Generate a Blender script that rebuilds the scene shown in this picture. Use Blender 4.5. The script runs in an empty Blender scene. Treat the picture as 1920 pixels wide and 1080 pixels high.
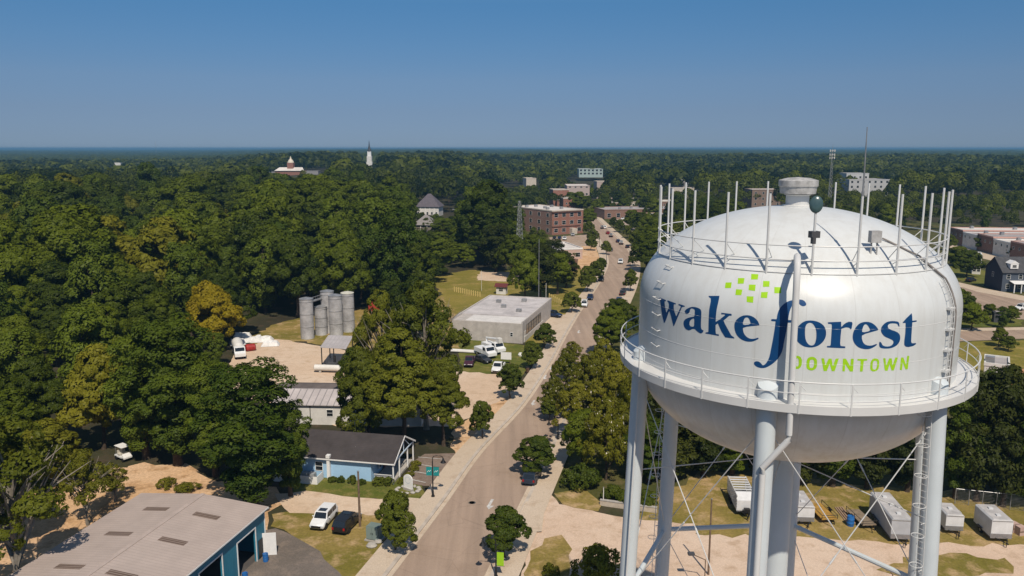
import bpy, bmesh, math, random
import numpy as np
from mathutils import Vector, Matrix
from mathutils.geometry import tessellate_polygon
R = math.radians
rng = np.random.default_rng(7); random.seed(7)
sc = bpy.context.scene; col = sc.collection

# ------------------------------------------------------------------ camera, sky, sun, exposure
F = 1493.0; PITCH = math.atan(262.5/F); CAMH = 44.0
cd = bpy.data.cameras.new('camera'); cam = bpy.data.objects.new('camera', cd); col.objects.link(cam)
cd.sensor_width = 36; cd.lens = 36*F/1920; cd.clip_end = 60000; cd.clip_start = 0.5
cam.location = (0, 0, CAMH); cam.rotation_euler = (math.pi/2-PITCH, 0, 0); sc.camera = cam
SUN_AZ, SUN_EL = R(281), R(52.5)
S = Vector((math.cos(SUN_AZ)*math.cos(SUN_EL), math.sin(SUN_AZ)*math.cos(SUN_EL), math.sin(SUN_EL)))
w = bpy.data.worlds.new('World'); sc.world = w; w.use_nodes = True
nt = w.node_tree; sky = nt.nodes.new('ShaderNodeTexSky'); sky.sky_type = 'NISHITA'; sky.sun_disc = False
sky.sun_elevation = SUN_EL; sky.sun_rotation = math.atan2(S.x, S.y)
sky.altitude = 60; sky.air_density = 0.5; sky.dust_density = 0.0; sky.ozone_density = 6.0
# late-summer haze deepens and greys the lowest band of the sky: the sky texture is graded by height, its upper part brightened as added fill for shaded sides
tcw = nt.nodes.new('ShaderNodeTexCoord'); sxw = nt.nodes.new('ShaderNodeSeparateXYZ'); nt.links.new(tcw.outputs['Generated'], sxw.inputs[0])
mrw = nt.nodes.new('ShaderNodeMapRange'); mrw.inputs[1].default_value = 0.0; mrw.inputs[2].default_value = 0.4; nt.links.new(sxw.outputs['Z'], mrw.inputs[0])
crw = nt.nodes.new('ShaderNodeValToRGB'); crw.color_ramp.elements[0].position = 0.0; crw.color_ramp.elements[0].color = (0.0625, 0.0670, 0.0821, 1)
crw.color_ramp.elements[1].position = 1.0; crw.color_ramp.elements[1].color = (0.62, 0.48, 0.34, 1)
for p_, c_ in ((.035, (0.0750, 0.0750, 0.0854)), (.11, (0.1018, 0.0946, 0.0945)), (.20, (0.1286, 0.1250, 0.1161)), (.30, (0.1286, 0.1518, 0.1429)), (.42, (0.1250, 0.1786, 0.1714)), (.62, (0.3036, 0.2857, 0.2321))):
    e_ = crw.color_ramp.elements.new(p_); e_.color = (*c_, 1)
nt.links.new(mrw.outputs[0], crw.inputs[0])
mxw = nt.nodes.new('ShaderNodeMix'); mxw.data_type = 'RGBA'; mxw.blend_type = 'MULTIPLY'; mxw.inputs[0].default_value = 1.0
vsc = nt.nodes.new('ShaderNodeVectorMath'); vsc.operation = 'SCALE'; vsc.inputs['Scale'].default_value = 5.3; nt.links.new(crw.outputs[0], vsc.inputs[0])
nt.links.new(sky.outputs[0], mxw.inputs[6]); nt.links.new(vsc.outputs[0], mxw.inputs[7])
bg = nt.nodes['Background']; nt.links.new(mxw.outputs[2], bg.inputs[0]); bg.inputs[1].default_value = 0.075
sl = bpy.data.lights.new('sun', 'SUN'); so = bpy.data.objects.new('sun', sl); col.objects.link(so)
sl.energy = 3.6; sl.angle = R(0.53); sl.color = (1.0, 0.90, 0.76)
so.rotation_euler = S.to_track_quat('Z', 'Y').to_euler(); so.location = (0, -50, 120)
sc.view_settings.view_transform = 'Standard'; sc.view_settings.look = 'None'
sc.view_settings.exposure = 0.33; sc.view_settings.gamma = 1.0
sc.cycles.max_bounces = 6; sc.cycles.diffuse_bounces = 3; sc.cycles.transparent_max_bounces = 6; sc.cycles.volume_bounces = 1

# ------------------------------------------------------------------ survey helpers: a point seen in the photo -> the place where it stands
cp, sp_ = math.cos(PITCH), math.sin(PITCH)
def ray(px, py):
    a = (px-960)/F; b = -(py-540)/F
    return np.array([a, cp+b*sp_, -sp_+b*cp])
def G(px, py, z=0.0):
    d = ray(px, py); t = (z-CAMH)/d[2]
    return float(d[0]*t), float(d[1]*t)
def proj(x, y, z):
    z = z-CAMH; d = y*cp-z*sp_; u = y*sp_+z*cp
    return 960+F*x/d, 540-F*u/d
def zat(x, y, py):                       # height at which the vertical through (x, y) is seen at row py
    b = -(py-540)/F; t = y/(cp+b*sp_)
    return CAMH+t*(-sp_+b*cp)

# ------------------------------------------------------------------ materials
MATS = {}
def mat(name, c, rough=0.7, metal=0.0, var=0.0, scale=1.0, c2=None, coord='Object', bump=0.0, detail=4, spec=0.3, emit=None):
    if name in MATS: return MATS[name]
    m = bpy.data.materials.new(name); m.use_nodes = True; t = m.node_tree; b = t.nodes['Principled BSDF']
    b.inputs['Base Color'].default_value = (*c, 1); b.inputs['Roughness'].default_value = rough
    b.inputs['Metallic'].default_value = metal; b.inputs['Specular IOR Level'].default_value = spec
    if var or c2:
        tc = t.nodes.new('ShaderNodeTexCoord'); n = t.nodes.new('ShaderNodeTexNoise')
        n.inputs['Scale'].default_value = scale; n.inputs['Detail'].default_value = detail; n.inputs['Roughness'].default_value = 0.62
        t.links.new(tc.outputs[coord], n.inputs['Vector'])
        cr = t.nodes.new('ShaderNodeValToRGB'); cr.color_ramp.elements[0].position = 0.36; cr.color_ramp.elements[1].position = 0.64
        lo = c2 if c2 else tuple(x*(1-var) for x in c)
        cr.color_ramp.elements[0].color = (*lo, 1); cr.color_ramp.elements[1].color = (*c, 1)
        t.links.new(n.outputs['Fac'], cr.inputs[0]); t.links.new(cr.outputs[0], b.inputs['Base Color'])
        if bump:
            bp = t.nodes.new('ShaderNodeBump'); bp.inputs['Strength'].default_value = bump; bp.inputs['Distance'].default_value = 0.05
            t.links.new(n.outputs['Fac'], bp.inputs['Height']); t.links.new(bp.outputs[0], b.inputs['Normal'])
    MATS[name] = m; return m
def ground_mat(name, cols, s1=0.05, s2=0.6, s3=5.0, rough=0.95, amp=1.0):
    """three colours blended by three octaves of noise in world metres"""
    m = bpy.data.materials.new(name); m.use_nodes = True; t = m.node_tree; b = t.nodes['Principled BSDF']
    b.inputs['Roughness'].default_value = rough; b.inputs['Specular IOR Level'].default_value = 0.15
    g = t.nodes.new('ShaderNodeNewGeometry')
    def noise(s, d=5):
        n = t.nodes.new('ShaderNodeTexNoise'); n.inputs['Scale'].default_value = s; n.inputs['Detail'].default_value = d
        n.inputs['Roughness'].default_value = 0.65; t.links.new(g.outputs['Position'], n.inputs['Vector']); return n
    def ramp(n, a, bb, p0=0.4, p1=0.6):
        r = t.nodes.new('ShaderNodeValToRGB'); r.color_ramp.elements[0].position = p0; r.color_ramp.elements[1].position = p1
        r.color_ramp.elements[0].color = (*a, 1); r.color_ramp.elements[1].color = (*bb, 1); t.links.new(n.outputs['Fac'], r.inputs[0]); return r
    r1 = ramp(noise(s1), cols[0], cols[1])
    n2 = noise(s2); r2 = t.nodes.new('ShaderNodeMix'); r2.data_type = 'RGBA'
    mm = t.nodes.new('ShaderNodeMapRange'); mm.inputs[1].default_value = 0.5; mm.inputs[2].default_value = 0.68; t.links.new(n2.outputs['Fac'], mm.inputs[0])
    t.links.new(mm.outputs[0], r2.inputs[0]); t.links.new(r1.outputs[0], r2.inputs[6]); r2.inputs[7].default_value = (*cols[2], 1)
    n3 = noise(s3, 3); r3 = ramp(n3, (1-0.24*amp,)*3, (1+0.13*amp,)*3, 0.3, 0.7)
    mu = t.nodes.new('ShaderNodeMix'); mu.data_type = 'RGBA'; mu.blend_type = 'MULTIPLY'; mu.inputs[0].default_value = 1
    t.links.new(r2.outputs[2], mu.inputs[6]); t.links.new(r3.outputs[0], mu.inputs[7]); t.links.new(mu.outputs[2], b.inputs['Base Color'])
    bp = t.nodes.new('ShaderNodeBump'); bp.inputs['Strength'].default_value = 0.5; bp.inputs['Distance'].default_value = 0.08
    t.links.new(n3.outputs['Fac'], bp.inputs['Height']); t.links.new(bp.outputs[0], b.inputs['Normal'])
    MATS[name] = m; return m
def leaf_mat(name, ca, cb, trans=0.22, objvar=True):
    """leaf colour runs from ca to cb by a per-leaf attribute plus a per-tree random value"""
    m = bpy.data.materials.new(name); m.use_nodes = True; t = m.node_tree; t.nodes.remove(t.nodes['Principled BSDF'])
    out = t.nodes['Material Output']
    at = t.nodes.new('ShaderNodeAttribute'); at.attribute_name = 'tint'
    oi = t.nodes.new('ShaderNodeObjectInfo')
    ad = t.nodes.new('ShaderNodeMath'); ad.operation = 'ADD'
    mu = t.nodes.new('ShaderNodeMath'); mu.operation = 'MULTIPLY'; mu.inputs[1].default_value = 0.66 if objvar else 0.0
    t.links.new(oi.outputs['Random'], mu.inputs[0]); mu2 = t.nodes.new('ShaderNodeMath'); mu2.operation = 'MULTIPLY'; mu2.inputs[1].default_value = 0.36 if objvar else 1.0
    t.links.new(at.outputs['Fac'], mu2.inputs[0]); t.links.new(mu.outputs[0], ad.inputs[0]); t.links.new(mu2.outputs[0], ad.inputs[1])
    cr = t.nodes.new('ShaderNodeValToRGB'); e = cr.color_ramp.elements
    e[0].position = 0.0; e[1].position = 1.0; e[0].color = (*ca, 1); e[1].color = (*cb, 1)
    t.links.new(ad.outputs[0], cr.inputs[0])
    d = t.nodes.new('ShaderNodeBsdfDiffuse'); tr = t.nodes.new('ShaderNodeBsdfTranslucent'); gl = t.nodes.new('ShaderNodeBsdfGlossy'); gl.inputs['Roughness'].default_value = 0.5
    t.links.new(cr.outputs[0], d.inputs[0]); t.links.new(cr.outputs[0], tr.inputs[0])
    mx = t.nodes.new('ShaderNodeMixShader'); mx.inputs[0].default_value = trans
    t.links.new(d.outputs[0], mx.inputs[1]); t.links.new(tr.outputs[0], mx.inputs[2])
    m2 = t.nodes.new('ShaderNodeMixShader'); m2.inputs[0].default_value = 0.008; t.links.new(mx.outputs[0], m2.inputs[1]); t.links.new(gl.outputs[0], m2.inputs[2])
    t.links.new(m2.outputs[0], out.inputs[0]); MATS[name] = m; return m
def stripe_mat(name, c, c2, axis='X', period=0.3, duty=0.12, rough=0.5, metal=0.0, dirt=0.2, coord='Object', bump=0.6):
    """ribbed sheet: a repeating ridge along one object axis plus weathering noise"""
    m = bpy.data.materials.new(name); m.use_nodes = True; t = m.node_tree; b = t.nodes['Principled BSDF']
    b.inputs['Roughness'].default_value = rough; b.inputs['Metallic'].default_value = metal; b.inputs['Specular IOR Level'].default_value = 0.3
    tc = t.nodes.new('ShaderNodeTexCoord'); sx = t.nodes.new('ShaderNodeSeparateXYZ'); t.links.new(tc.outputs[coord], sx.inputs[0])
    dv = t.nodes.new('ShaderNodeMath'); dv.operation = 'DIVIDE'; dv.inputs[1].default_value = period; t.links.new(sx.outputs[axis], dv.inputs[0])
    fr = t.nodes.new('ShaderNodeMath'); fr.operation = 'FRACT'; t.links.new(dv.outputs[0], fr.inputs[0])
    lt = t.nodes.new('ShaderNodeMath'); lt.operation = 'LESS_THAN'; lt.inputs[1].default_value = duty; t.links.new(fr.outputs[0], lt.inputs[0])
    n = t.nodes.new('ShaderNodeTexNoise'); n.inputs['Scale'].default_value = 0.35; n.inputs['Detail'].default_value = 8; n.inputs['Roughness'].default_value = 0.7; t.links.new(tc.outputs[coord], n.inputs['Vector'])
    r = t.nodes.new('ShaderNodeValToRGB'); r.color_ramp.elements[0].position = 0.35; r.color_ramp.elements[1].position = 0.65
    r.color_ramp.elements[0].color = (*[x*(1-dirt) for x in c], 1); r.color_ramp.elements[1].color = (*c, 1); t.links.new(n.outputs['Fac'], r.inputs[0])
    mx = t.nodes.new('ShaderNodeMix'); mx.data_type = 'RGBA'; t.links.new(lt.outputs[0], mx.inputs[0]); t.links.new(r.outputs[0], mx.inputs[6]); mx.inputs[7].default_value = (*c2, 1)
    t.links.new(mx.outputs[2], b.inputs['Base Color'])
    if bump:
        bp = t.nodes.new('ShaderNodeBump'); bp.inputs['Strength'].default_value = bump; bp.inputs['Distance'].default_value = 0.04
        t.links.new(lt.outputs[0], bp.inputs['Height']); t.links.new(bp.outputs[0], b.inputs['Normal'])
    MATS[name] = m; return m
def brick_mat(name, c1, c2, mortar, scale=4.0):
    m = bpy.data.materials.new(name); m.use_nodes = True; t = m.node_tree; b = t.nodes['Principled BSDF']; b.inputs['Roughness'].default_value = 0.9
    tc = t.nodes.new('ShaderNodeTexCoord'); bt = t.nodes.new('ShaderNodeTexBrick'); mp = t.nodes.new('ShaderNodeMapping'); mp.inputs['Rotation'].default_value = (R(90), 0, 0)
    t.links.new(tc.outputs['Object'], mp.inputs[0]); t.links.new(mp.outputs[0], bt.inputs['Vector'])
    bt.inputs['Color1'].default_value = (*c1, 1); bt.inputs['Color2'].default_value = (*c2, 1); bt.inputs['Mortar'].default_value = (*mortar, 1); bt.inputs['Scale'].default_value = scale
    t.links.new(bt.outputs[0], b.inputs['Base Color']); MATS[name] = m; return m

WHITE = mat('tower_white_paint', (0.62, 0.615, 0.60), 0.35, var=0.07, scale=0.55, detail=7, spec=0.45)
LEGPAINT = mat('leg_paint', (0.555, 0.60, 0.62), 0.38, var=0.07, scale=0.55, detail=7, spec=0.45)
WHITE_B = mat('steel_white_paint', (0.60, 0.60, 0.59), 0.4, var=0.08, scale=2.0, spec=0.4)
NAVY = mat('lettering_navy', (0.006, 0.055, 0.17), 0.4, var=0.15, scale=1.2)
LIME = mat('lettering_lime', (0.33, 0.60, 0.012), 0.45, var=0.1, scale=2)
RUST = mat('weathered_pipe_steel', (0.30, 0.27, 0.25), 0.6, var=0.4, scale=3, metal=0.3)
GALV = mat('galvanised_steel', (0.42, 0.42, 0.42), 0.45, var=0.3, scale=1.2, metal=0.6)
DARK = mat('black_metal', (0.015, 0.015, 0.016), 0.45, var=0.2, scale=3)
GLASS = mat('dark_glass', (0.012, 0.016, 0.02), 0.08, spec=0.6)
RUBBER = mat('tyre_rubber', (0.012, 0.012, 0.012), 0.85)
CHROME = mat('wheel_alloy', (0.45, 0.45, 0.46), 0.3, metal=0.8)
BARK = mat('bark', (0.085, 0.06, 0.042), 0.95, var=0.5, scale=4)
DEADWOOD = mat('pale_dead_wood', (0.27, 0.235, 0.19), 0.9, var=0.4, scale=3)
WOODPOLE = mat('pole_wood', (0.20, 0.135, 0.09), 0.9, var=0.4, scale=3)
LAMPRED = mat('tail_lamp_red', (0.30, 0.01, 0.01), 0.25)
LAMPCLR = mat('headlamp_clear', (0.55, 0.57, 0.6), 0.12, spec=0.7)

# ------------------------------------------------------------------ mesh builder
class MB:
    def __init__(s): s.v = []; s.f = []; s.m = []; s.mi = 0
    def add(s, vs, fs):
        o = len(s.v); s.v += [tuple(map(float, p)) for p in vs]; s.f += [tuple(i+o for i in f) for f in fs]; s.m += [s.mi]*len(fs)
    def box(s, c, d, rz=0.0):
        x, y, z = c; a, b, h = d[0]/2, d[1]/2, d[2]/2; cs, sn = math.cos(rz), math.sin(rz)
        vs = [(x+cs*i*a-sn*j*b, y+sn*i*a+cs*j*b, z+k*h) for k in (-1, 1) for i, j in ((-1, -1), (1, -1), (1, 1), (-1, 1))]
        s.add(vs, [(3, 2, 1, 0), (4, 5, 6, 7), (0, 1, 5, 4), (1, 2, 6, 5), (2, 3, 7, 6), (3, 0, 4, 7)]); return s
    def tube(s, pts, r, n=8, cap=True):
        P = [Vector(p) for p in pts]; rs = r if isinstance(r, (list, tuple)) else [r]*len(P); vs = []; fs = []
        up = None
        for i, p in enumerate(P):
            d = ((P[min(i+1, len(P)-1)]-p).normalized() + (p-P[max(i-1, 0)]).normalized())
            if d.length < 1e-6: d = Vector((0, 0, 1))
            d.normalize()
            if up is None: up = Vector((0, 0, 1)) if abs(d.z) < 0.9 else Vector((1, 0, 0))
            a = d.cross(up).normalized(); b = d.cross(a).normalized(); up = -b if False else up
            for k in range(n):
                t = 2*math.pi*k/n; vs.append(p+rs[i]*(math.cos(t)*a+math.sin(t)*b))
        for i in range(len(P)-1):
            for k in range(n):
                k2 = (k+1) % n; fs.append((i*n+k, i*n+k2, (i+1)*n+k2, (i+1)*n+k))
        if cap: fs += [tuple(range(n))[::-1], tuple((len(P)-1)*n+k for k in range(n))]
        s.add(vs, fs); return s
    def lathe(s, prof, n=48, c=(0, 0, 0), a0=0.0, a1=2*math.pi):
        full = abs(a1-a0-2*math.pi) < 1e-6; m = n if full else n+1; vs = []; fs = []
        for k in range(m):
            t = a0+(a1-a0)*k/n
            for r, z in prof: vs.append((c[0]+r*math.cos(t), c[1]+r*math.sin(t), c[2]+z))
        L = len(prof)
        for k in range(n):
            k2 = (k+1) % m
            for i in range(L-1): fs.append((k*L+i, k2*L+i, k2*L+i+1, k*L+i+1))
        s.add(vs, fs); return s
    def prism(s, poly, z0, z1):
        n = len(poly); vs = [(p[0], p[1], z0) for p in poly]+[(p[0], p[1], z1) for p in poly]
        s.add(vs, [tuple(range(n))[::-1], tuple(range(n, 2*n))]+[(i, (i+1) % n, n+(i+1) % n, n+i) for i in range(n)]); return s
    def solid(s, pts, d):                  # planar polygon pts thickened by vector d
        n = len(pts); vs = [tuple(p) for p in pts]+[tuple(np.array(p)+np.array(d)) for p in pts]
        s.add(vs, [tuple(range(n))[::-1], tuple(range(n, 2*n))]+[(i, (i+1) % n, n+(i+1) % n, n+i) for i in range(n)]); return s
    def build(s, name, mats, parent=None, smooth=False, loc=None, rz=0.0, bevel=0.0):
        me = bpy.data.meshes.new(name); me.from_pydata(s.v, [], s.f)
        if not isinstance(mats, (list, tuple)): mats = [mats]
        for m in mats: me.materials.append(m)
        if len(mats) > 1: me.polygons.foreach_set('material_index', s.m)
        bm = bmesh.new(); bm.from_mesh(me); bmesh.ops.recalc_face_normals(bm, faces=bm.faces)
        if bevel: bmesh.ops.bevel(bm, geom=[e for e in bm.edges if e.is_manifold and e.calc_face_angle(0) > 0.5], offset=bevel, segments=2, affect='EDGES', clamp_overlap=True)
        bm.to_mesh(me); bm.free()
        if smooth:
            me.polygons.foreach_set('use_smooth', [True]*len(me.polygons))
            try: me.set_sharp_from_angle(angle=R(35))
            except Exception: pass
        o = bpy.data.objects.new(name, me); col.objects.link(o)
        if parent: o.parent = parent
        if loc is not None: o.location = loc
        if rz: o.rotation_euler.z = rz
        return o
def tag(o, label=None, cat=None, group=None, kind=None):
    if label: o['label'] = label
    if cat: o['category'] = cat
    if group: o['group'] = group
    if kind: o['kind'] = kind
    return o
def thing(name, label, cat, loc=(0, 0, 0), rz=0.0, group=None):
    o = bpy.data.objects.new(name, None); col.objects.link(o); o.location = loc; o.rotation_euler.z = rz; o.empty_display_size = 0.5
    return tag(o, label, cat, group)
def copy_tree(o, parent=None):
    c = o.copy(); col.objects.link(c)
    if parent: c.parent = parent
    for ch in list(o.children): copy_tree(ch, c)
    return c
# ------------------------------------------------------------------ the setting: terrain, streets, lots
def elev(x, y):
    """flat town, a low wooded rise to the north-east and far swells"""
    x = np.asarray(x, float); y = np.asarray(y, float); d = np.hypot(x, y); az = np.arctan2(x, y)
    s = lambda v, a, b: np.clip((v-a)/(b-a), 0, 1)**2*(3-2*np.clip((v-a)/(b-a), 0, 1))
    z = 13*s(d, 520, 1050)*s(az, -.40, -.24)*(1-s(az, -.10, .0))+9*s(d, 1000, 1700)*s(az, -.15, .05)
    z += 4*s(d, 300, 480)*(1-s(d, 640, 900))*(1-s(az, -.16, -.08))
    z += 5*s(d, 2500, 6000)*(1+np.sin(az*9+1.3))*.5
    return z
def add_uv_free(): pass
GROUND = ground_mat('woodland_floor', [(.035, .03, .018), (.05, .05, .022), (.075, .055, .035)], .03, .3, 2.5)
rr = np.concatenate([[0], np.geomspace(30, 30000, 90)]); aa = np.linspace(0, 2*np.pi, 145)[:-1]
vs = [(0, 0, 0)]; fs = []
for r in rr[1:]:
    for a in aa: vs.append((r*math.sin(a), r*math.cos(a), float(elev(r*math.sin(a), r*math.cos(a)))))
n = len(aa)
for k in range(n): fs.append((0, 1+(k+1) % n, 1+k))
for i in range(len(rr)-2):
    for k in range(n): fs.append((1+i*n+k, 1+i*n+(k+1) % n, 1+(i+1)*n+(k+1) % n, 1+(i+1)*n+k))
m = MB(); m.add(vs, fs); tag(m.build('ground', GROUND, smooth=True), kind='structure')
def patch(name, pts, mt, z, wob=0.0, px=True, step=1.5):
    P = [G(*p) if px else p for p in pts]; out = []; rs = random.Random(len(P)*7+int(abs(P[0][0])*10))
    for i in range(len(P)):
        a, b = np.array(P[i]), np.array(P[(i+1) % len(P)]); L = np.linalg.norm(b-a); k = max(1, int(L/step)) if wob else 1
        for j in range(k):
            q = a+(b-a)*j/k
            if wob: q = q+np.array([rs.uniform(-1, 1), rs.uniform(-1, 1)])*wob
            out.append((float(q[0]), float(q[1]), 0))
    v = [Vector(p) for p in out]; m = MB(); m.add([(p[0], p[1], z) for p in out], tessellate_polygon([v]))
    return tag(m.build(name, mt), kind='structure')
SAND = ground_mat('pale_sand', [(.555, .41, .29), (.60, .465, .345), (.47, .34, .23)], .06, .5, 4, amp=.6)
SANDR = ground_mat('red_sand', [(.55, .34, .18), (.62, .42, .26), (.36, .21, .10)], .08, .35, 3)
GRAVEL = ground_mat('pale_gravel', [(.57, .42, .31), (.61, .47, .36), (.46, .33, .23)], .05, .45, 6, amp=.6)
DRYGRASS = ground_mat('dry_grass', [(.16, .135, .026), (.28, .20, .065), (.44, .30, .16)], .09, .33, 3.5)
LAWN = ground_mat('green_lawn', [(.085, .105, .015), (.13, .13, .026), (.20, .165, .05)], .12, .5, 4)
FIELD = ground_mat('mown_field', [(.17, .15, .026), (.23, .185, .04), (.30, .22, .07)], .04, .2, 2)
ROAD = ground_mat('worn_asphalt', [(.345, .255, .195), (.37, .28, .215), (.305, .225, .17)], .03, .12, 6, amp=.25)
def road_mat():
    t = ROAD.node_tree; b = t.nodes['Principled BSDF']; src = b.inputs['Base Color'].links[0].from_socket
    g = t.nodes.new('ShaderNodeNewGeometry'); mp = t.nodes.new('ShaderNodeMapping'); mp.inputs['Rotation'].default_value = (0, 0, R(13.5)); mp.inputs['Scale'].default_value = (1.0, .035, 1); t.links.new(g.outputs['Position'], mp.inputs[0])
    n = t.nodes.new('ShaderNodeTexNoise'); n.inputs['Scale'].default_value = .55; n.inputs['Detail'].default_value = 6; n.inputs['Roughness'].default_value = .6; t.links.new(mp.outputs[0], n.inputs['Vector'])
    r = t.nodes.new('ShaderNodeValToRGB'); r.color_ramp.elements[0].position = .38; r.color_ramp.elements[0].color = (.84, .835, .83, 1); r.color_ramp.elements[1].position = .62; r.color_ramp.elements[1].color = (1.07, 1.06, 1.05, 1); t.links.new(n.outputs['Fac'], r.inputs[0])
    v = t.nodes.new('ShaderNodeTexVoronoi'); v.feature = 'DISTANCE_TO_EDGE'; v.inputs['Scale'].default_value = .23; t.links.new(g.outputs['Position'], v.inputs['Vector'])
    c = t.nodes.new('ShaderNodeMapRange'); c.inputs[1].default_value = .0; c.inputs[2].default_value = .012; c.inputs[3].default_value = .86; c.inputs[4].default_value = 1.0; t.links.new(v.outputs['Distance'], c.inputs[0])
    m1 = t.nodes.new('ShaderNodeMix'); m1.data_type = 'RGBA'; m1.blend_type = 'MULTIPLY'; m1.inputs[0].default_value = 1; t.links.new(src, m1.inputs[6]); t.links.new(r.outputs[0], m1.inputs[7])
    m2 = t.nodes.new('ShaderNodeMix'); m2.data_type = 'RGBA'; m2.blend_type = 'MULTIPLY'; m2.inputs[0].default_value = 1; t.links.new(m1.outputs[2], m2.inputs[6]); t.links.new(c.outputs[0], m2.inputs[7]); t.links.new(m2.outputs[2], b.inputs['Base Color'])
road_mat()
ASPHALT = ground_mat('dark_asphalt', [(.15, .125, .105), (.18, .15, .13), (.22, .175, .14)], .1, .4, 6)
WALK = ground_mat('concrete_walk', [(.50, .40, .30), (.54, .44, .34), (.43, .33, .24)], .1, .4, 5, amp=.6)
KERB = mat('kerb_concrete', (.5, .43, .36), .9, var=.25, scale=.6)
LINEW = mat('road_paint', (.62, .6, .57), .8, var=.3, scale=1.5)
# the main street: left and right kerb lines surveyed from the photograph
KL = [(-21, 45), (-17.2, 60), (-12.9, 77), (-8.6, 94.3), (-4.7, 111.2), (2, 133), (8.1, 160.5), (11.9, 181), (18.8, 215), (28.3, 258), (36.9, 305), (40.6, 350), (43.6, 406), (45.6, 445), (47, 480), (48, 530)]
KR = [(-10.5, 45), (-6.4, 60), (-2.2, 77), (1.7, 94.5), (5.5, 111.2), (10.2, 133), (16.4, 160.5), (20.6, 181), (28.8, 215), (38.4, 258), (46.6, 305), (51.3, 350), (52.6, 406), (53, 445), (53.5, 480), (54.5, 530)]
def dense(P, k=6):
    P = np.array(P); t = np.arange(len(P)); tt = np.linspace(0, len(P)-1, (len(P)-1)*k+1); q = []
    for u in tt:                          # Catmull-Rom
        i = min(int(u), len(P)-2); f = u-i; p0, p1, p2, p3 = P[max(i-1, 0)], P[i], P[i+1], P[min(i+2, len(P)-1)]
        q.append(.5*((2*p1)+(-p0+p2)*f+(2*p0-5*p1+4*p2-p3)*f*f+(-p0+3*p1-3*p2+p3)*f**3))
    return np.array(q)
DL, DR = dense(KL), dense(KR)
def ribbon(name, A, B, mt, z, kind='structure'):
    m = MB(); n = len(A); m.add([(a[0], a[1], z) for a in A]+[(b[0], b[1], z) for b in B], [(i, n+i, n+i+1, i+1) for i in range(n-1)])
    return tag(m.build(name, mt), kind=kind)
def offset(P, d):
    t = np.gradient(P, axis=0); t /= np.linalg.norm(t, axis=1)[:, None]; return P+np.stack([t[:, 1], -t[:, 0]], 1)*d
ribbon('road', DL, DR, ROAD, .10)
def kerb(P, d):
    m = MB(); A, B = P, offset(P, d); n = len(A)
    m.add([(p[0], p[1], .06) for p in A]+[(p[0], p[1], .24) for p in A]+[(p[0], p[1], .24) for p in B]+[(p[0], p[1], .06) for p in B],
          [(k*n+i, (k+1)*n+i, (k+1)*n+i+1, k*n+i+1) for k in range(3) for i in range(n-1)])
    return tag(m.build('kerb', KERB), kind='structure')
kerb(DL, -.45); kerb(DR, .45)
ribbon('gutter', DL, offset(DL, .55), WALK, .115); ribbon('gutter', offset(DR, -.55), DR, WALK, .115)
ribbon('pavement', offset(DL, -.45), offset(DL, -3.1), WALK, .235)
ribbon('pavement', offset(DR, .45), offset(DR, 3.0), WALK, .235)
ROUGH = ground_mat('rough_grass', [(.05, .06, .014), (.085, .08, .022), (.14, .11, .05)], .05, .25, 2.5)
patch('rough_ground', [(1000,700),(960,560),(940,440),(960,385),(1330,385),(2200,450),(2200,720),(1900,900),(1280,960),(1040,940),(1040,800)], ROUGH, .02, 0)
# lots on the left of the street
patch('yard_ground', [(424,735),(440,655),(520,636),(640,655),(860,697),(934,700),(968,732),(936,768),(882,775),(852,800),(640,800),(500,760)], SAND, .05, .5)
patch('yard_grass', [(455,642),(520,606),(600,588),(720,570),(800,560),(900,540),(900,650),(760,668),(640,650),(560,640),(500,648)], DRYGRASS, .03, .8)
patch('lawn', [(858,632),(1000,650),(1012,668),(990,690),(972,716),(930,702),(866,697)], LAWN, .07, .4)
patch('field', [(806,520),(880,506),(980,508),(1086,500),(1120,470),(1150,478),(1118,532),(1085,575),(1060,612),(1010,650),(990,640),(850,585)], FIELD, .04, .8)
patch('bare_plot', [(893,526),(900,509),(975,511),(972,529)], SAND, .08, .6)
patch('side_lot', [(1012,592),(1062,590),(1050,620),(1010,640)], SANDR, .06, .3)
patch('side_driveway', [(1020,600),(1046,590),(1075,592),(1062,625),(1030,622)], WALK, .075)
patch('far_lot', [(1078,490),(1090,462),(1116,462),(1128,490),(1122,520),(1108,528)], SANDR, .09, .5)
patch('house_lawn', [(540,936),(566,886),(740,893),(790,905),(800,925),(745,960),(700,936)], LAWN, .05, .3)
patch('verge', [(848,862),(852,800),(902,770),(968,735),(990,742),(900,822),(870,850)], SANDR, .06, .5)
patch('parking_lot', [(757,905),(772,868),(796,852),(868,850),(806,912),(795,912)], ground_mat('old_lot_asphalt', [(.20,.15,.12),(.24,.185,.15),(.17,.12,.09)], .2, .6, 5), .075)
for a, b in (((776,870),(812,876)), ((768,884),(806,890)), ((762,898),(798,906)), ((784,858),(830,862))):
    A, B = np.array(G(*a)), np.array(G(*b)); d = (B-A)/np.linalg.norm(B-A); nn = np.array([-d[1], d[0]])*.07
    m = MB(); m.add([(*(A+nn), .10), (*(A-nn), .10), (*(B-nn), .10), (*(B+nn), .10)], [(0, 1, 2, 3)]); tag(m.build('bay_marking', LINEW), kind='structure')
patch('driveway', [(512,928),(575,922),(715,938),(742,934),(775,955),(720,968),(640,962),(545,962)], SAND, .065, .3)
patch('driveway_apron', [(716,940),(745,932),(790,936),(752,985),(722,968)], WALK, .085)
patch('dry_verge', [(505,965),(560,955),(715,966),(745,985),(690,1060),(640,1095),(560,1010),(510,990)], DRYGRASS, .055, .4)
patch('asphalt_apron', [(470,1000),(520,990),(560,1010),(600,1035),(650,1090),(640,1140),(420,1140),(440,1050)], ASPHALT, .07, .25)
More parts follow.
